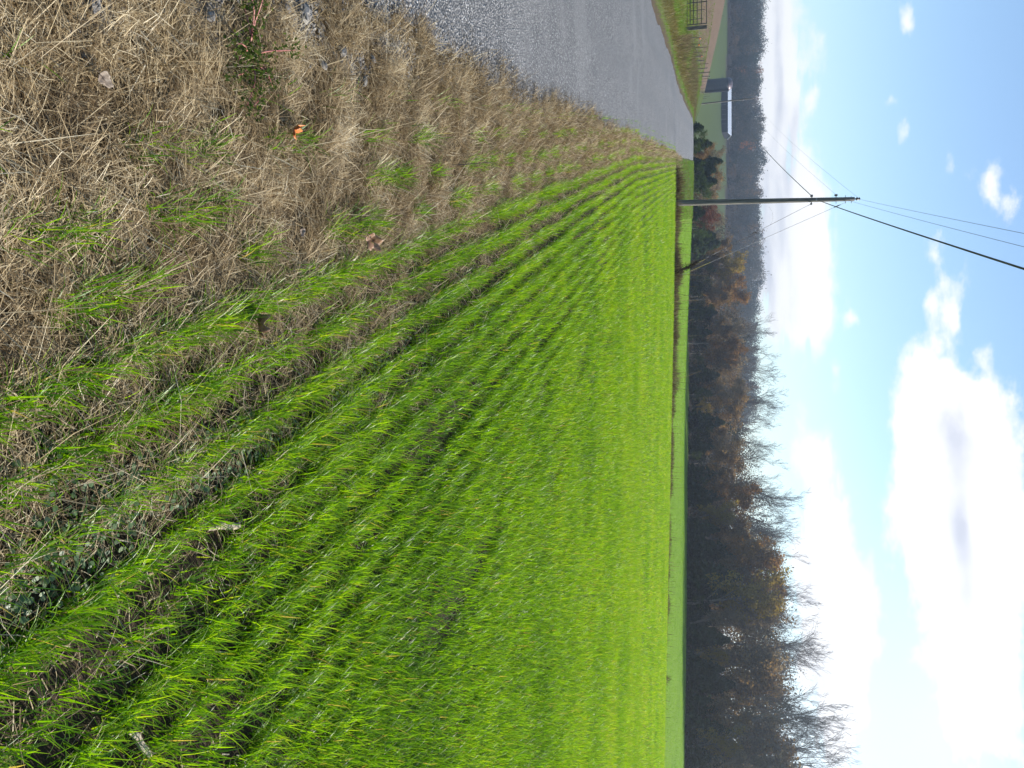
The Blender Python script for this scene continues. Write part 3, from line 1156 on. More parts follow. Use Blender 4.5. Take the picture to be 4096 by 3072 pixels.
# outline of the wood: photo column u -> top of the dense mass, top of the bare crowns
TU = np.array([640, 800, 1000, 1100, 1200, 1300, 1350, 1450, 1600, 1700, 1800, 1900, 1960, 2050, 2150, 2250, 2350, 2420, 2500, 2600, 2700, 2760, 2800, 2900, 3000, 3100, 3300, 3600])
TS = np.array([2860, 2890, 2960, 2970, 2985, 3005, 3020, 3010, 2990, 3005, 3028, 3050, 3065, 3085, 3125, 3130, 3160, 3165, 3165, 3150, 3225, 3150, 3165, 3185, 3200, 3225, 3250, 3300])
TB = np.array([2900, 2900, 2960, 2970, 2990, 3010, 3095, 3115, 3145, 3125, 3120, 3150, 3215, 3195, 3190, 3205, 3190, 3250, 3255, 3270, 3305, 3190, 3300, 3320, 3430, 3410, 3450, 3480])
ORD = ['first', 'second', 'third', 'fourth', 'fifth', 'sixth', 'seventh', 'eighth', 'ninth', 'tenth', 'eleventh', 'twelfth', 'thirteenth', 'fourteenth', 'fifteenth',
       'sixteenth', 'seventeenth', 'eighteenth', 'nineteenth', 'twentieth', 'twenty-first', 'twenty-second', 'twenty-third', 'twenty-fourth', 'twenty-fifth',
       'twenty-sixth', 'twenty-seventh', 'twenty-eighth', 'twenty-ninth', 'thirtieth', 'thirty-first', 'thirty-second', 'thirty-third', 'thirty-fourth']


def height_for(u, vtop, D):
    p = at(u, vtop, D)
    return p[0], p[1], p[2] - gz(p[0], p[1])


TREES = []                                # (u, kind, depth behind the edge, top v, width)
ru = random.Random(5)
# bare crowns on the skyline
for u in (1345, 1400, 1470, 1560, 1610, 1690, 1770, 1850, 1925, 1962, 2040, 2110, 2190, 2260, 2330, 2425, 2490, 2545, 2600, 2650, 2700, 2800, 2850, 2905, 2985, 3030, 3090, 3180):
    TREES.append((u, 'bare_tree', ru.uniform(5, 13), np.interp(u, TU, TB) + ru.uniform(0, 34) + .012 * (u - 1300), .82))
# brown oaks and grey half-bare trees that make the mass
for u in range(1010, 3200, 95):
    TREES.append((u + ru.uniform(-25, 25), 'brown_oak' if ru.random() < .62 else 'grey_tree', ru.uniform(4, 9), np.interp(u, TU, TS) + ru.uniform(-55, 5), 1.15))
for u in range(950, 3200, 120):
    TREES.append((u + ru.uniform(-30, 30), 'grey_tree' if ru.random() < .6 else 'brown_oak', ru.uniform(1, 4), 2755 + (np.interp(u, TU, TS) - 2755) * ru.uniform(.5, .78), 1.2))
# colour accents seen in the photo
for u, v, kd, back in [(1090, 2985, 'orange_tree', 10), (1075, 2990, 'yellow_tree', 3), (1180, 3000, 'orange_tree', 8), (1370, 2990, 'orange_tree', 2), (1420, 2960, 'orange_tree', 1), (2000, 3040, 'orange_tree', 3),
                       (2080, 2955, 'yellow_tree', 1), (2230, 3125, 'orange_tree', 2), (2290, 3140, 'orange_tree', 3), (2440, 3160, 'yellow_tree', 2), (2630, 2925, 'yellow_tree', 0.5),
                       (3010, 2985, 'yellow_tree', 1), (1620, 2850, 'yellow_tree', 0)]:
    TREES.append((u, kd, back, v, 1.0))
# evergreens and green shrubs at the foot
for u, v in [(1150, 2850), (1250, 2870), (1330, 2850), (1500, 2880), (1570, 2850), (1690, 2900), (1790, 2860), (1900, 2880), (1985, 2900), (2120, 2880), (2210, 2950), (2310, 2960), (2370, 2985),
             (2480, 2890), (2560, 2920), (2680, 2900), (2740, 2940), (2830, 2900), (2930, 2930), (3050, 2900)]:
    TREES.append((u, 'cedar_tree', ru.uniform(0, 2), v, 1.3))
for u in range(900, 3200, 85):
    TREES.append((u + ru.uniform(-25, 25), 'green_shrub', ru.uniform(-.5, 1.5), 2765 + ru.uniform(40, 105), 1.3))
TREES.sort(key=lambda q: q[0])
TXT = {'bare_tree': ('leafless grey tree with fine twigs on the wood skyline, %s from the utility pole', 'bare tree', 'bare trees on the wood skyline'),
       'brown_oak': ('tree with dull brown dead leaves in the wood edge, %s from the utility pole', 'oak tree', 'brown leaved trees of the wood edge'),
       'grey_tree': ('greyish half bare tree in the wood edge, %s from the utility pole', 'tree', 'grey half bare trees of the wood edge'),
       'orange_tree': ('rusty orange autumn tree in the wood, %s from the utility pole', 'autumn tree', 'orange autumn trees in the wood'),
       'yellow_tree': ('pale yellow leaved tree in the wood, %s from the utility pole', 'autumn tree', 'yellow autumn trees in the wood'),
       'cedar_tree': ('dark evergreen at the foot of the wood, %s from the utility pole', 'evergreen', 'dark evergreens at the foot of the wood'),
       'green_shrub': ('low green shrub at the field edge of the wood, %s from the utility pole', 'shrub', 'green shrubs along the wood edge')}
cnt = {}
for u, kd, back, vt, wide in TREES:
    cnt[kd] = cnt.get(kd, 0) + 1
    D = float(np.interp(u, EU, ED)) + back
    x, y, h = height_for(u, vt, D)
    lab, cat, grp = TXT[kd]
    plant(kd, x, y, max(h, 1.5), lab % ORD[cnt[kd] - 1], cat, grp, wide)

# trees in the dip beyond the crest of the lane
for u, v, D, kd, wide, lab in [
    (508, 2818, 118, 'cedar_tree', 1.9, 'round dark evergreen bush at the lane crest, nearest the barn'),
    (560, 2862, 150, 'grey_tree', 1.0, 'grey half bare tree in the dip just past the round dark bush'),
    (612, 2900, 158, 'bare_tree', 1.0, 'thin bare tree against the strip of bright pasture beyond the lane crest'),
    (645, 2890, 150, 'cedar_tree', 1.3, 'tall dark evergreen directly beyond the lane crest'),
    (668, 2910, 152, 'grey_tree', 1.0, 'grey tree rising over the tall evergreen beyond the lane crest'),
    (705, 2885, 150, 'brown_oak', 1.0, 'dull brown tree in the dip between lane crest and pole'),
    (745, 2905, 165, 'grey_tree', 1.1, 'half bare grey tree in the dip, nearest the pole on its lane side'),
    (790, 2900, 170, 'brown_oak', 1.1, 'brown leaved tree directly behind the utility pole'),
    (700, 2830, 135, 'green_shrub', 1.6, 'broad green bush in the dip at the end of the lane'),
    (590, 2815, 130, 'green_shrub', 1.5, 'low dark bush at the very end of the lane'),
    (850, 2868, 150, 'red_shrub', 1.3, 'red leaved bush behind the utility pole, on the far field side'),
    (885, 2880, 152, 'red_shrub', 1.2, 'taller red leaved bush behind the vine covered guy wire'),
    (850, 2825, 148, 'cedar_tree', 1.8, 'small dark evergreen below the red leaved bushes'),
    (945, 2862, 160, 'cedar_tree', 1.8, 'broad dark evergreen beside the red leaved bushes'),
    (860, 2915, 185, 'bare_tree', .9, 'thin bare tree standing over the red leaved bushes'),
    (940, 2920, 185, 'bare_tree', .9, 'thin bare tree standing over the broad dark evergreen'),
    (1000, 2935, 185, 'brown_oak', 1.0, 'brown tree above the yellow wire guards'),
    (530, 2835, 122, 'green_shrub', 1.4, 'dark green bush between the round evergreen bush and the lane end'),
    (575, 2850, 140, 'cedar_tree', 1.5, 'dark evergreen at the lane end, lower than its neighbour'),
    (625, 2868, 146, 'brown_oak', 1.2, 'dull brown tree wedged between evergreens beyond the lane crest'),
    (680, 2865, 140, 'cedar_tree', 1.6, 'wide dark evergreen in the dip behind the broad green bush'),
    (725, 2868, 140, 'cedar_tree', 1.5, 'dark evergreen in the dip, next toward the pole from the wide one'),
    (770, 2860, 138, 'green_shrub', 1.5, 'dark green bush in the dip just before the pole'),
    (815, 2880, 160, 'grey_tree', 1.2, 'grey half bare tree hidden partly by the utility pole'),
    (900, 2850, 150, 'green_shrub', 1.5, 'green bush between the red leaved bushes and the broad dark evergreen'),
    (975, 2880, 170, 'cedar_tree', 1.5, 'dark evergreen behind the yellow wire guards'),
    (920, 2905, 180, 'grey_tree', 1.2, 'grey tree above the broad dark evergreen'),
    (25, 2905, 150, 'bare_tree', .8, 'small bare sapling behind the steel gate, farthest from the silo'),
    (62, 2900, 160, 'bare_tree', .9, 'small bare sapling behind the steel gate, nearest the silo'),
]:
    x, y, h = height_for(u, v, D)
    plant(kd, x, y, h, lab, {'cedar_tree': 'evergreen', 'bare_tree': 'bare tree', 'red_shrub': 'red bush', 'green_shrub': 'bush'}.get(kd, 'tree'),
          'trees in the dip beyond the lane' if u > 100 else 'saplings behind the gate', wide)


def far_crowns(name, spots, label, leaves, size):
    """a distant mass of crowns as one stuff object; spots: x, y, height, colour value"""
    V, R = [], []
    r = np.random.default_rng(99)
    for x, y, h, cv, wd in spots:
        n = int(leaves * r.uniform(.7, 1.2))
        m = 14
        cz = r.uniform(.03, .95, m) ** .85
        cr = np.sqrt(np.clip(1 - (cz - .5) ** 2 * 2.6, .05, 1)) * wd * r.random(m) ** .5
        ca = r.uniform(0, 6.28, m)
        cl = np.c_[cr * np.cos(ca), cr * np.sin(ca), cz * h]
        p = cl[r.integers(0, m, n)] + r.normal(0, 1, (n, 3)) * np.array([wd * .24, wd * .24, h * .07])
        p[:, 2] = np.clip(p[:, 2], .1, None)
        p += (x, y, 0)
        V.append(p)
        R.append(np.clip(cv + r.normal(0, .035, n), 0, 1))
    c = np.concatenate(V)
    n = len(c)
    c[:, 2] += ground_z(c[:, 0], c[:, 1])
    nrm = r.normal(0, 1, (n, 3))
    nrm /= np.linalg.norm(nrm, axis=1)[:, None]
    a = np.cross(nrm, r.normal(0, 1, (n, 3)))
    a /= np.linalg.norm(a, axis=1)[:, None] + 1e-9
    b = np.cross(nrm, a)
    s = r.uniform(.5, 1.1, n) * size
    a *= s[:, None]
    b *= (s * .6)[:, None]
    P = np.stack([c - a, c - b, c + a, c + b], 1).reshape(-1, 3)
    me = raw_mesh(name, P, np.arange(4 * n).reshape(-1, 4), {'rnd': np.repeat(np.concatenate(R), 4), 'tip': np.zeros(4 * n)})
    tag(link(name, me, M['farwood']), label, 'wood', kind='stuff')


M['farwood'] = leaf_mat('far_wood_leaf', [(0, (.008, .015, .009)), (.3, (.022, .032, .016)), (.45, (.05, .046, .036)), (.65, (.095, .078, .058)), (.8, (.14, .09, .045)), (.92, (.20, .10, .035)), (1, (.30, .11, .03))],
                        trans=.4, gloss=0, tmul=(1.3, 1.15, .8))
rf = np.random.default_rng(21)
spots = []
for D in np.arange(408, 520, 9):
    for u in np.arange(-500, 1700, 3405 / D * 4.2):
        uu = u + rf.uniform(-15, 15)
        d = D + rf.uniform(-4, 4)
        top = 3042 + 8 * math.sin(uu * .013) + 6 * math.sin(uu * .041) - (np.clip((uu - 1000) / 300, 0, 1) * 8)
        x = (uu - 1536) / 3405 * d
        zt = H + (top + rf.uniform(-26, 6) - 2830) / 3405 * d
        h = min(zt - gz(x, d), rf.uniform(13, 19)) if D > 409 else rf.uniform(4, 8)
        if h < 4:
            continue
        c = rf.choice([.03, .15, .3, .42, .55, .75], p=[.16, .2, .22, .2, .14, .08]) + rf.normal(0, .03)
        if rf.random() < .02:
            c = .97
        spots.append((x, d, h, c, rf.uniform(2.2, 3.6)))
far_crowns('hillside_wood', spots, 'hazy wooded hillside behind the barn and pasture', 300, .42)
spots = []
for bk in np.arange(12, 62, 6.5):
    for u in np.arange(930, 3500, 100):
        uu = u + rf.uniform(-40, 40)
        d = float(np.interp(uu, EU, ED)) + bk + rf.uniform(-2, 2)
        x, y, h = height_for(uu, np.interp(uu, TU, TS) - rf.uniform(5, 55), d)
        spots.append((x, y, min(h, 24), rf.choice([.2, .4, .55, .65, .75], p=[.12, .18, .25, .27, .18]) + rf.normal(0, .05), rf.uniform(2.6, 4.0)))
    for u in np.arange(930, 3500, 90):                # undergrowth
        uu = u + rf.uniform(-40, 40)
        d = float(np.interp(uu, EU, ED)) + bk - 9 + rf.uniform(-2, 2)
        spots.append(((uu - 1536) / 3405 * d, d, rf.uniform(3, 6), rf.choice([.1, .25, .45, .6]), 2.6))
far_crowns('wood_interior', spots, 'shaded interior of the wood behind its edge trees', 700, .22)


# ------------------------------------------------------------------ utility poles and wires
def pole(label, cat_loc, top, r0, r1, with_gear=True, group='utility poles'):
    b = Vector(cat_loc)
    o = thing('utility_pole', label, 'utility pole', b, 0, group)
    tp = Vector(top) - b
    h = tp.length
    d = tp.normalized()
    mb = MB()
    k = np.linspace(0, 1, 14)
    mb.path([tuple(d * (h * f)) for f in np.r_[-.04, k[1:]]], r0 + (r1 - r0) * k, 12)
    mb.build('pole_shaft', M['polewood'], o, True)
    return o, b, d, h


PB = at(812, 2702, 43)
PB[2] = gz(PB[0], PB[1]) - .02
PT = at(796, 3418, 43)
po, pb, pd, ph = pole('weathered wooden utility pole in the weed strip, its sunny side pale', PB, PT, .155, .098)


def on_pole(f):
    return pb + pd * (ph * f)


LB = at(415, 2812, 150)
LB[2] = gz(LB[0], LB[1]) - .1
LT = at(393, 3017, 150)
lo_, lb, ld, lh = pole('distant thin utility pole in front of the barn roof', LB, LT, .14, .10)
mb = MB()
mb.path([tuple(ld * lh), tuple(ld * (lh + .25))], .05, 6)
mb.build('insulator', M['porcelain'], lo_)
mb = MB()
mb.box(tuple(ld * (lh * .80) + Vector((.12, -.12, 0))), (.16, .16, .2))
mb.build('bracket', M['steel'], lo_)

NP = Vector(PT) + Vector((.2415, -.970, 0)) * 95       # next pole, behind the camera
NP.z = 8.7
LTv = Vector(LT)


def z_at(v):                                           # height on the near pole of a photo row
    return (v - 2702) / (3418 - 2702)


# pole hardware, all parts of the pole
top = pd * ph
mb = MB()
mb.path([tuple(top + Vector((0, 0, z))) for z in (-.02, .06, .08, .14, .16, .22, .24, .26)], [.03, .03, .075, .075, .045, .07, .07, .03], 10)
mb.build('top_insulator', M['porcelain'], po, True)
e = pd * (ph * z_at(3348))
mb = MB()
mb.path([tuple(e + Vector((-.08, 0, 0))), tuple(e + Vector((-.24, 0, 0)))], .02, 6)
mb.build('side_bracket', M['steel'], po)
mb = MB()
mb.path([tuple(e + Vector((-.21, 0, z))) for z in (-.07, -.05, -.02, .02, .05, .07)], [.03, .06, .045, .045, .06, .03], 8)
mb.build('side_insulator', M['porcelain'], po, True)
for v in (3384, 3406, 3348):
    c = pd * (ph * z_at(v))
    mb = MB()
    mb.path([tuple(c + Vector((-.19 if v == 3384 else -.13, 0, 0))), tuple(c + Vector((.2, 0, 0)))], .014, 6)
    mb.build('bolt', M['steel'], po)
c = pd * (ph * z_at(3254))
mb = MB()
mb.path([tuple(c + Vector((-.22, 0, .02))), tuple(c + Vector((.2, 0, -.01)))], .022, 6)
mb.box(tuple(c + Vector((-.2, -.02, .0))), (.1, .06, .12))
mb.box(tuple(c + Vector((.2, -.02, -.02))), (.08, .06, .09))
mb.build('cable_clamp', M['dark_steel'], po)
mb = MB()
c2 = pd * (ph * z_at(3272))
mb.box(tuple(c2 + Vector((0, -.135, 0))), (.12, .03, .07))
mb.build('pole_plate', M['steel'], po)


def wire(name, a, b, sag, r, mat, label, cat, n=60, group=None):
    a, b = Vector(a), Vector(b)
    P = []
    for i in range(n + 1):
        f = i / n
        p = a.lerp(b, f)
        p.z -= 4 * sag * f * (1 - f)
        P.append(tuple(p))
    mb = MB()
    mb.path(P, r, 5, cap=False)
    o = mb.build(name, mat, None, True)
    return tag(o, label, cat, group)


cl = on_pole(z_at(3254)) + Vector((-.16, -.06, .02))
cr_ = on_pole(z_at(3284)) + Vector((.08, -.15, .0))
wire('telephone_cable', cl, lb + ld * (lh * .74), 1.3, .019, M['cable'], 'thick dark cable from the near pole toward the distant pole', 'cable')
cabend = Vector(NP)
cabend.z = 6.4
wire('telephone_cable', cr_, cabend + Vector((-.1, 0, 0)), .75, .018, M['cable'], 'thick dark cable from the near pole over the camera', 'cable', 160)
wire('power_line', on_pole(1.0) + Vector((-.02, 0, .2)), LTv + Vector((0, 0, .25)), .9, .005, M['wire'], 'hair thin wire from pole top insulator toward distant pole', 'wire')
wire('power_line', on_pole(z_at(3348)) + Vector((-.23, 0, 0)), lb + ld * (lh * .86), .9, .005, M['wire'], 'hair thin wire from side insulator toward distant pole', 'wire')
wire('power_line', on_pole(1.0) + Vector((.03, -.03, .22)), NP + Vector((-.2, 0, .2)), .9, .0055, M['wire'], 'thin wire from pole top over the camera, upper one', 'wire', 120)
wire('power_line', on_pole(z_at(3406)) + Vector((.12, -.05, 0)), NP + Vector((.25, 0, -.05)), .9, .0055, M['wire'], 'thin wire from near the pole top over the camera, lower one', 'wire', 120)

# guy wires with yellow guards, one wrapped in vine
GA = at(1100, 2688, 42.2)
GA[2] = gz(GA[0], GA[1])
GAv = Vector(GA)
g1 = thing('guy_wire', 'steel guy wire wrapped in dead vine, running from pole clamp to ground', 'guy wire', GAv, 0, 'guy wires of the near pole')
t1 = on_pole(z_at(3252)) + Vector((.2, -.02, 0)) - GAv
mb = MB()
mb.path([tuple(t1 * f) for f in np.linspace(0, 1, 12)], .012, 5)
mb.build('strand', M['wire'], g1)
mb = MB()
mb.path([tuple(t1 * f + Vector((.05, 0, -.03))) for f in np.linspace(.06, .24, 6)], .017, 6)
mb.build('guard', M['yellow'], g1)
rr = random.Random(3)
GV = Grass()
P0, P1, W0 = [], [], []
for i in range(1020):
    f = rr.random() ** 1.7 * .17 if i < 800 else rr.random() ** 1.3 * .60
    c = t1 * f
    thick = .012 + .15 * max(0, 1 - f / .20) ** .8 + .012 * (f < .6)
    a, dd = rr.uniform(0, 6.28), thick * abs(rr.gauss(0, .6))
    p = c + Vector((math.cos(a) * dd, math.sin(a) * dd, rr.gauss(0, .04)))
    q = p + t1.normalized() * rr.uniform(.05, .22) + Vector((rr.gauss(0, .05), rr.gauss(0, .05), rr.gauss(0, .05))) * (1 + 2 * (rr.random() < .08))
    P0.append(p)
    P1.append(q)
V, Q = segs(np.array(P0), np.array(P1), np.where(np.arange(len(P0)) < 800, .008, .0045), np.full(len(P0), .003), 3)
VV, QQ = [V], [Q]
n0 = len(V)
for i in range(26):                         # loose tendrils that curl away from the wire
    f = rr.uniform(.1, .75)
    p = t1 * f
    d = Vector((rr.gauss(0, 1), rr.gauss(0, .5), rr.gauss(.3, 1))).normalized()
    for k in range(9):
        q = p + d * .11
        V, Q = segs(np.array([p]), np.array([q]), np.array([.003]), np.array([.0025]), 3)
        VV.append(V)
        QQ.append(Q + n0)
        n0 += len(V)
        p = q
        d = (d + Vector((rr.gauss(0, .12), 0, -.16))).normalized()
link('vine', raw_mesh('vine', np.concatenate(VV), np.concatenate(QQ)), M['weed'], g1)
M_vine = leaf_mat('dead_vine', [(0, (.05, .035, .022)), (1, (.10, .075, .05))], trans=.1, gloss=0)
g2 = thing('guy_wire', 'thin bare upper guy wire of the near pole with yellow guard', 'guy wire', GAv + Vector((.15, .3, 0)), 0, 'guy wires of the near pole')
t2 = on_pole(z_at(3386)) + Vector((.15, -.02, 0)) - (GAv + Vector((.15, .3, 0)))
mb = MB()
mb.path([tuple(t2 * f) for f in np.linspace(0, 1, 8)], .010, 5)
mb.build('strand', M['wire'], g2)
mb = MB()
mb.path([tuple(t2 * f) for f in np.linspace(.10, .22, 6)], .015, 6)
mb.build('guard', M['yellow'], g2)
mb = MB()
mb.path([tuple(t2 * f) for f in np.linspace(.93, .97, 4)], [.012, .03, .03, .012], 6)
mb.build('strain_insulator', M['porcelain'], g2)


# brush round the pole foot and the guy anchor
def brush(name, x, y, w, h, n, label):
    o = thing(name, label, 'brush', (x, y, gz(x, y)), 0, 'brush in the weed strip')
    G = Grass()
    px, py = np.clip(rng.normal(0, .8 * w, n), -1.5 * w, 1.5 * w), np.clip(rng.normal(0, .25, n), -.4, .4)
    G.add(np.c_[px, py, ground_z(px + x, py + y) - gz(x, y)], rng.uniform(0, 6.28, n), np.abs(rng.normal(.3, .3, n)), rng.normal(.5, .6, n),
          h * rng.uniform(.35, 1.15, n), rng.uniform(.01, .022, n), S=3, rnd=rng.random(n) * .8, tipw=.5)
    G.build('stems', M['weed'], parent=o)
    return o


bx = at(735, 2703, 43.6)
brush('brush_clump', bx[0], bx[1], .55, .6, 900, 'dark tangled brush beside the pole foot on its lane side')
bx = at(850, 2703, 43)
brush('brush_clump', bx[0], bx[1], .3, .45, 350, 'small dry brush tuft beside the pole foot on its field side')
brush('brush_clump', GA[0], GA[1], .3, .55, 500, 'dark brush round the foot of the vine covered guy wire')
bx = at(1030, 2696, 42.4)
brush('brush_clump', bx[0], bx[1], .45, .5, 420, 'pale dry brush in the weed strip between pole and guy wire')
bx = at(1345, 2690, 42)
brush('brush_clump', bx[0], bx[1], .2, .42, 160, 'lone dry tuft in the weed strip past the guy wire')
bx = at(2715, 2655, 39)
brush('brush_clump', bx[0], bx[1], .12, .34, 90, 'lone dry tuft in the weed strip, farthest from the pole')

# ------------------------------------------------------------------ gate and fence
gd = 58.5
gl, gr = at(-140, 2747, gd), at(100, 2747, gd)
gz0 = gz(gr[0], gr[1]) + .05
go = thing('farm_gate', 'dark steel tube farm gate with six bars by the bank', 'gate', (gr[0], gr[1], gz0))
Lg = float(gr[0] - gl[0])
for i, hh in enumerate((.08, .28, .5, .75, 1.04, 1.38)):
    mb = MB()
    mb.path([(-Lg, 0, hh), (-Lg / 2, 0, hh), (0, 0, hh)], .028, 6)
    mb.build('rail', M['dark_steel'], go)
for xx in (0, -1.5, -Lg):
    mb = MB()
    mb.path([(xx, .03, .04), (xx, .03, 1.42)], .034, 6)
    mb.build('upright', M['dark_steel'], go)
p = at(115, 2747, gd + .3)
po2 = thing('gate_post', 'thick square gate post beside the steel gate, one edge sunlit', 'gate post', (p[0], p[1], gz(p[0], p[1]) - .1))
mb = MB()
mb.box((0, 0, .78), (.24, .24, 1.56), Matrix.Rotation(.35, 3, 'Z'))
mb.build('post_body', M['postwood'], po2)
mb = MB()
mb.path([(-.18, -.05, .85), (-.13, -.1, .85)], .02, 6)
mb.build('latch', M['dark_steel'], po2)

posts = [(142, 57, 62, 't', 1), (170, 47, 66, 't', 1), (187, 62, 74, 't', 0), (206, 53, 80, 't', 0), (223, 34, 86, 'w', 1), (237, 37, 90, 'w', 0), (253, 47, 95, 't', 0),
         (273, 40, 99, 'w', 0), (290, 44, 104, 'w', 0), (304, 34, 110, 'w', 0), (315, 33, 116, 't', 0), (326, 35, 122, 't', 0), (340, 30, 127, 't', 0), (352, 30, 132, 't', 0), (361, 30, 137, 't', 0),
         (369, 28, 142, 'w', 0), (377, 30, 147, 't', 0), (385, 28, 152, 't', 0), (393, 28, 158, 't', 0), (38, 62, 66, 't', 0), (73, 56, 64, 't', 0)]
for i, (u, hp, D, kd, ins) in enumerate(posts):
    x = (u - 1536) / 3405 * D
    h = hp / 3405 * D + .12
    wood = kd == 'w'
    if u < 100:
        lab = 'thin steel fence post behind the gate, ' + ('nearer the gate post' if u == 73 else 'farther from the gate post')
    else:
        lab = ('short thick wooden fence post, ' if wood else 'thin steel fence post, ') + ORD[i] + ' from the gate post' + (' with orange insulator' if ins else '')
    o = thing('fence_post', lab, 'fence post', (x, D, gz(x, D) - .08), 0, 'fence posts between bank and brown rise')
    o.rotation_euler = (random.gauss(0, .05), random.gauss(0, .06), random.uniform(0, 3))
    mb = MB()
    if wood:
        mb.path([(0, 0, 0), (.01, 0, h * .5), (0, .01, h)], [.075, .07, .062], 8)
    else:
        mb.box((0, 0, h / 2), (.05, .012, h))
        mb.box((0, .02, h / 2), (.012, .03, h))
    mb.build('post_shaft', M['postwood'] if wood else M['rust_steel'], o)
    if ins:
        mb = MB()
        mb.path([(0, -.03, h - .16), (0, -.05, h - .10), (0, -.03, h - .05)], [.03, .06, .03], 6)
        mb.build('insulator', M['orange'], o)
fp = [(122, 58.8)] + [(u, D) for u, _, D, _, _ in posts[:19]]
for lvl, nm in ((.45, 'lower'), (.95, 'upper')):
    P = []
    for u, D in fp:
        x = (u - 1536) / 3405 * D
        P.append((x, D - .04, gz(x, D) + lvl))
    mb = MB()
    mb.path(P, .004, 4, cap=False)
    tag(mb.build('fence_wire', M['wire']), nm + ' wire strand strung along the fence posts', 'fence wire', 'fence wires')

# ------------------------------------------------------------------ silo and barn
sx, sy = (342 - 1536) / 3405 * 300, 300
sz = gz(sx, sy) - .3
so_ = thing('silo', 'round dark silo with domed roof beside the long barn', 'silo', (sx, sy, sz))
sr = 23.5 / 3405 * 300
stop = at(342, 2913, 300)[2] - sz
mb = MB()
mb.path([(0, 0, z) for z in np.linspace(0, stop, 12)], sr, 28)
mb.build('silo_wall', M['silo'], so_, True)
mb = MB()
a = np.linspace(0, math.pi / 2 * .96, 7)
mb.path([(0, 0, stop + .02 + 1.5 * math.sin(q)) for q in a], (sr + .10) * np.cos(a) + .04, 28)
mb.build('dome_roof', M['silo_roof'], so_, True)
for k in range(9):
    mb = MB()
    zz = (k + .5) * stop / 9
    th = np.linspace(0, 2 * math.pi, 29)
    mb.path(np.c_[(sr + .02) * np.cos(th), (sr + .02) * np.sin(th), np.full(29, zz)], .03, 4, cap=False)
    mb.build('hoop', M['rust_steel'], so_)
mb = MB()
mb.box((sr + .35, -.6, stop / 2 + .3), (.7, .7, stop - .3))
mb.build('chute', M['barn_wall'], so_)

bD = 385
bl, br = at(345, 2882, bD), at(530, 2882, bD)
bz = gz((bl[0] + br[0]) / 2, bD) - .5
W = br[0] - bl[0]
eave = at(440, 2911, bD)[2] - bz
ridge = at(440, 2925, bD + 5)[2] - bz
dep = 10.0
bo = thing('barn', 'long low dark barn with pale metal roof on the pasture', 'barn', ((bl[0] + br[0]) / 2, bD, bz))
mb = MB()
hw = W / 2
mb.box((0, dep - .1, eave / 2), (W, .2, eave))
mb.box((-hw + .1, dep / 2, eave / 2), (.2, dep - .4, eave))
mb.box((hw - .1, dep / 2, eave / 2), (.2, dep - .4, eave))
mb.box((0, .1, eave - .35), (W, .2, .7))
mb.box((-hw * .6, .1, (eave - .7) / 2), (W * .38, .2, eave - .7))
mb.box((hw * .75, .1, (eave - .7) / 2), (W * .25, .2, eave - .7))
mb.add([(-hw + .02, .1, eave), (-hw + .02, dep - .1, eave), (-hw + .02, dep / 2, ridge - .1), (-hw + .02, dep / 2, ridge - .1)], [[0, 1, 2, 3]])
mb.add([(hw - .02, .1, eave), (hw - .02, dep - .1, eave), (hw - .02, dep / 2, ridge - .1), (hw - .02, dep / 2, ridge - .1)], [[0, 1, 2, 3]])
mb.build('wall', M['barn_wall'], bo)
for k in range(5):
    mb = MB()
    mb.box((-hw * .2 + k * W * .42 / 4 , .1, (eave - .7) / 2), (.22, .22, eave - .72))
    mb.build('door_post', M['postwood'], bo)
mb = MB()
mb.box((0, 1.9, eave * .46), (W - .5, .05, eave * .9))  # added dark sheet behind the open bays, standing in for the shade indoors
mb.build('bay_shade_sheet', M['barn_shade'], bo)
mb = MB()
for sgn in (-1, 1):
    y0 = -.5 if sgn < 0 else dep + .5
    for dz in (0,):
        mb.add([(-hw - .4, y0, eave - .02), (hw + .5, y0, eave - .02), (hw + .5, dep / 2, ridge), (-hw - .4, dep / 2, ridge),
                (-hw - .4, y0, eave + .08), (hw + .5, y0, eave + .08), (hw + .5, dep / 2, ridge + .1), (-hw - .4, dep / 2, ridge + .1)],
               [[0, 1, 2, 3], [4, 5, 6, 7], [0, 1, 5, 4], [1, 2, 6, 5], [3, 0, 4, 7]])
mb.build('roof', M['tin'], bo)


# ------------------------------------------------------------------ small things on the verge and in the wheat
def ground_at(u, v):
    r = ray(u, v)
    g = r * (-H) / r[2]
    return float(g[0]), float(g[1])


def leaf_obj(u, v, size, mat, label, rz, tilt, lobes=5, lift=.06):
    x, y = ground_at(u, v)
    n = 40
    th = np.linspace(0, 2 * np.pi, n, endpoint=False)
    prof = .62 + .30 * np.abs(np.cos(th * lobes / 2)) ** 1.5 + .12 * np.cos(th) + .05 * np.sin(th * 11)
    rings = []
    for f in (.06, .4, .75, 1.0):
        xx, yy = f * prof * np.cos(th), f * prof * np.sin(th) * .72
        zz = .35 * xx ** 2 + .75 * np.abs(yy) ** 1.4 + .10 * np.sin(xx * 7) * f
        rings.append(np.c_[xx, yy, zz])
    V = np.concatenate(rings) * size / 2
    Q = [[i * n + j, i * n + (j + 1) % n, (i + 1) * n + (j + 1) % n, (i + 1) * n + j] for i in range(3) for j in range(n)]
    o = thing('fallen_leaf', label, 'leaf', (x, y, lift), rz, 'fallen leaves')
    o.rotation_euler = (tilt[0], tilt[1], rz)
    mb = MB()
    mb.add(V, Q)
    bl_ = mb.build('leaf_blade', mat, o, True)
    md = bl_.modifiers.new('thick', 'SOLIDIFY')
    md.thickness = .001
    mb = MB()
    mb.path(np.array([[-.9, 0, .15], [-.55, .03, .06], [0, 0, .03], [.5, 0, .08]]) * size / 2, .0013, 4)
    mb.build('stalk', M['twigdark'], o)


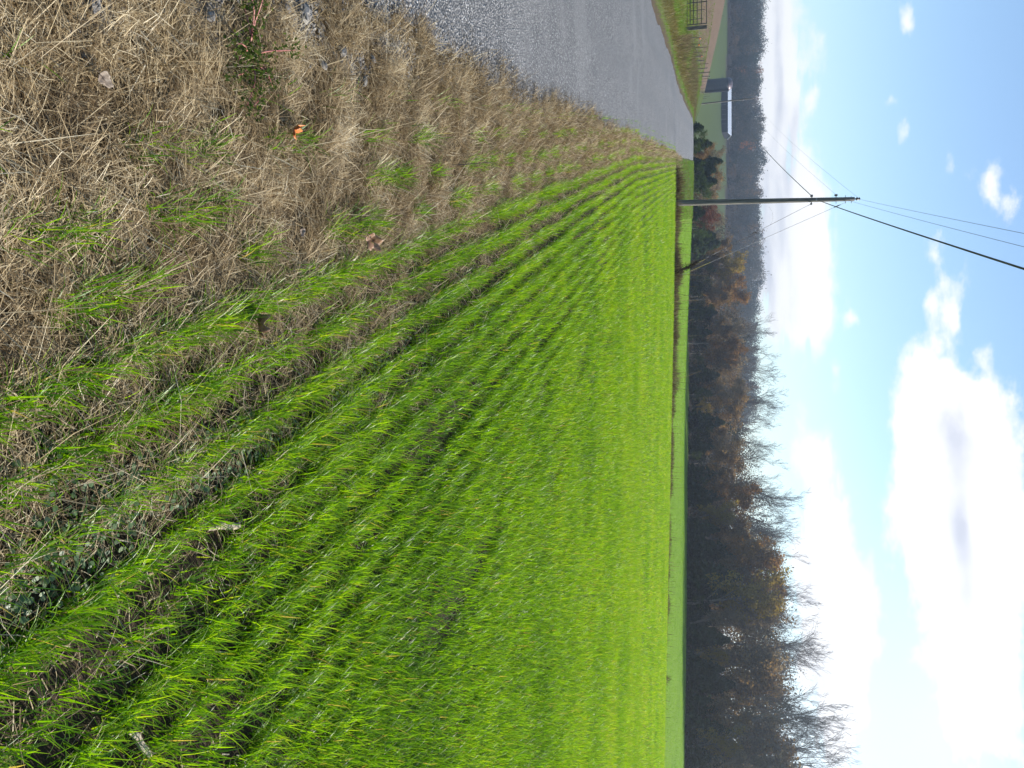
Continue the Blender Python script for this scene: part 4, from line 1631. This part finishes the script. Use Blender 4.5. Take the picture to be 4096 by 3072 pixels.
leaf_obj(519, 1105, .10, M['leaf_orange'], 'bright orange fallen leaf on the dry grass nearest the lane', 1.9, (.7, .3), 5, .075)
leaf_obj(961, 1415, .12, M['leaf_brown'], 'reddish brown fallen leaf beside a green tuft', .9, (.9, -.2), 5, .09)
leaf_obj(1304, 945, .12, M['leaf_brown'], 'curled pale brown fallen leaf at the edge of the wheat', 2.6, (.8, .5), 5, .085)
leaf_obj(928, 1132, .04, M['leaf_tan'], 'tiny tan fallen leaf in the dry grass', .4, (.6, .2), 3, .08)
leaf_obj(316, 330, .06, M['leaf_tan'], 'grey tan fallen leaf lying flat in the dry grass, nearest the camera', 1.2, (.5, .1), 3, .06)


def cob(u, v, length, rad, rz, label):
    x, y = ground_at(u, v)
    mb = MB()
    k = np.linspace(0, 1, 14)
    mb.path(np.c_[(k - .5) * length, .006 * np.sin(k * 5), .004 * np.sin(k * 9)], rad * (1 - .5 * np.abs(2 * k - 1) ** 3) * (1 + .08 * np.cos(k * 40)), 10)
    o = thing('corn_stalk', label, 'corn stalk', (x, y, .028), rz, 'old corn stalks in the wheat')
    o.rotation_euler = (0, -.06, rz)
    mb.build('stalk_piece', M['cob'], o, True)
    mb = MB()
    mb.path(np.array([[.35, 0, .01], [.5, .03, .02], [.62, .1, .02]]) * length, [.006, .004, .001], 5)
    mb.build('husk', M['leaf_tan'], o)


cob(2104, 865, .17, .014, 1.5, 'pale dry corn stalk piece lying under the green wheat blades')
cob(2970, 525, .13, .011, .7, 'short pale corn stalk piece at the camera corner of the wheat')


def stone(u, v, size, label):
    x, y = ground_at(u, v)
    r = np.random.default_rng(int(u * 7 + v))
    a = np.linspace(-math.pi / 2 * .96, math.pi / 2 * .96, 7)
    mb = MB()
    mb.path([(0, 0, math.sin(q) * .6) for q in a], np.cos(a) + .04, 8)
    V = np.concatenate(mb.V)
    V = V * (1 + r.normal(0, .13, (len(V), 1))) * np.array([1, r.uniform(.6, .9), .8]) * size / 2
    mb.V = [V]
    o = mb.build('stone', M['stone'])
    o.location = (x, y, size * .3 + .03)
    o.rotation_euler = (r.uniform(-.3, .3), r.uniform(-.3, .3), r.uniform(0, 6))
    tag(o, label, 'stone', 'stones in the dry grass')


stone(60, 1178, .075, 'dark grey stone in the dry grass, largest of those near the lane edge')
stone(35, 1110, .04, 'pale stone touching the largest dark stone')
stone(215, 1335, .05, 'grey stone at the ragged lane edge')
stone(330, 1425, .045, 'grey stone past the ragged lane edge, beside straw')
stone(25, 320, .05, 'pale grey stone at the picture corner nearest the lane')
stone(70, 790, .055, 'bluish grey stone among gravel by the red stemmed weed')
stone(265, 1260, .04, 'small grey stone half buried in dry grass')
stone(240, 1460, .04, 'small dark stone on the broken lane edge')

# red-stemmed sprawling weed
wx, wy = ground_at(230, 960)
wo = thing('red_stem_weed', 'sprawling weed with reddish stems and tiny dark leaves in the dry grass', 'weed', (wx, wy, .02))
rr = random.Random(12)
LV = []
for i in range(11):
    a = i / 11 * 6.28 + rr.uniform(-.3, .3)
    P = []
    p = Vector((0, 0, .0))
    d = Vector((math.cos(a), math.sin(a), .75)).normalized()
    ln = rr.uniform(.12, .30)
    for k in range(8):
        P.append(tuple(p))
        p = p + d * ln / 7
        d = (d + Vector((rr.gauss(0, .18), rr.gauss(0, .18), -.12))).normalized()
        for _ in range(14):
            LV.append((p.x + rr.gauss(0, .022), p.y + rr.gauss(0, .022), max(.01, p.z + rr.gauss(.005, .018))))
    mb = MB()
    mb.path(P, np.linspace(.0042, .0015, 8), 5)
    mb.build('stem', M['redstem'], wo, True)
me = leaf_cloud(np.array(LV), np.random.default_rng(4), .004, .010)
link('leaves', me, M['greenleaf'], wo)

# thin dark stick standing in the wheat, and a dark stalk in the dry grass
for u, v, lab, h in [(1268, 2112, 'thin dark stick standing among the wheat rows', .10), (660, 1790, 'short dark dead stalk standing in the pale dry grass', .16)]:
    x, y = ground_at(u, v)
    mb = MB()
    mb.path([(0, 0, -.02), (.004, 0, h * .6), (-.003, .004, h * 1.7)], [.004, .0035, .002], 5)
    o = mb.build('stick', M['twigdark'])
    o.location = (x, y, .02)
    tag(o, lab, 'stick')


# ------------------------------------------------------------------ haze over the valley
def build_haze():
    m, T = new_mat('haze_air')
    v = T.node('ShaderNodeVolumePrincipled')
    v.inputs['Color'].default_value = (.78, .86, 1.0, 1)
    v.inputs['Density'].default_value = HAZE
    v.inputs['Anisotropy'].default_value = .8
    T.l.new(v.outputs[0], T.out.inputs['Volume'])
    mb = MB()
    gme = bpy.data.objects['ground'].data
    zz = np.empty(len(gme.vertices) * 3, dtype=np.float32)
    gme.vertices.foreach_get('co', zz)
    hme = bpy.data.objects['hillside_wood'].data
    hz = np.empty(len(hme.vertices) * 3, dtype=np.float32)
    hme.vertices.foreach_get('co', hz)
    z0, z1 = float(zz[2::3].min()) - 1, max(float(zz[2::3].max()), float(hz[2::3].max())) + 2
    print('haze', z0, z1)
    mb.box((0, 0, (z0 + z1) / 2), (3220, 3220, z1 - z0))
    tag(mb.build('haze', m), kind='stuff')


HAZE = .00070
build_haze()
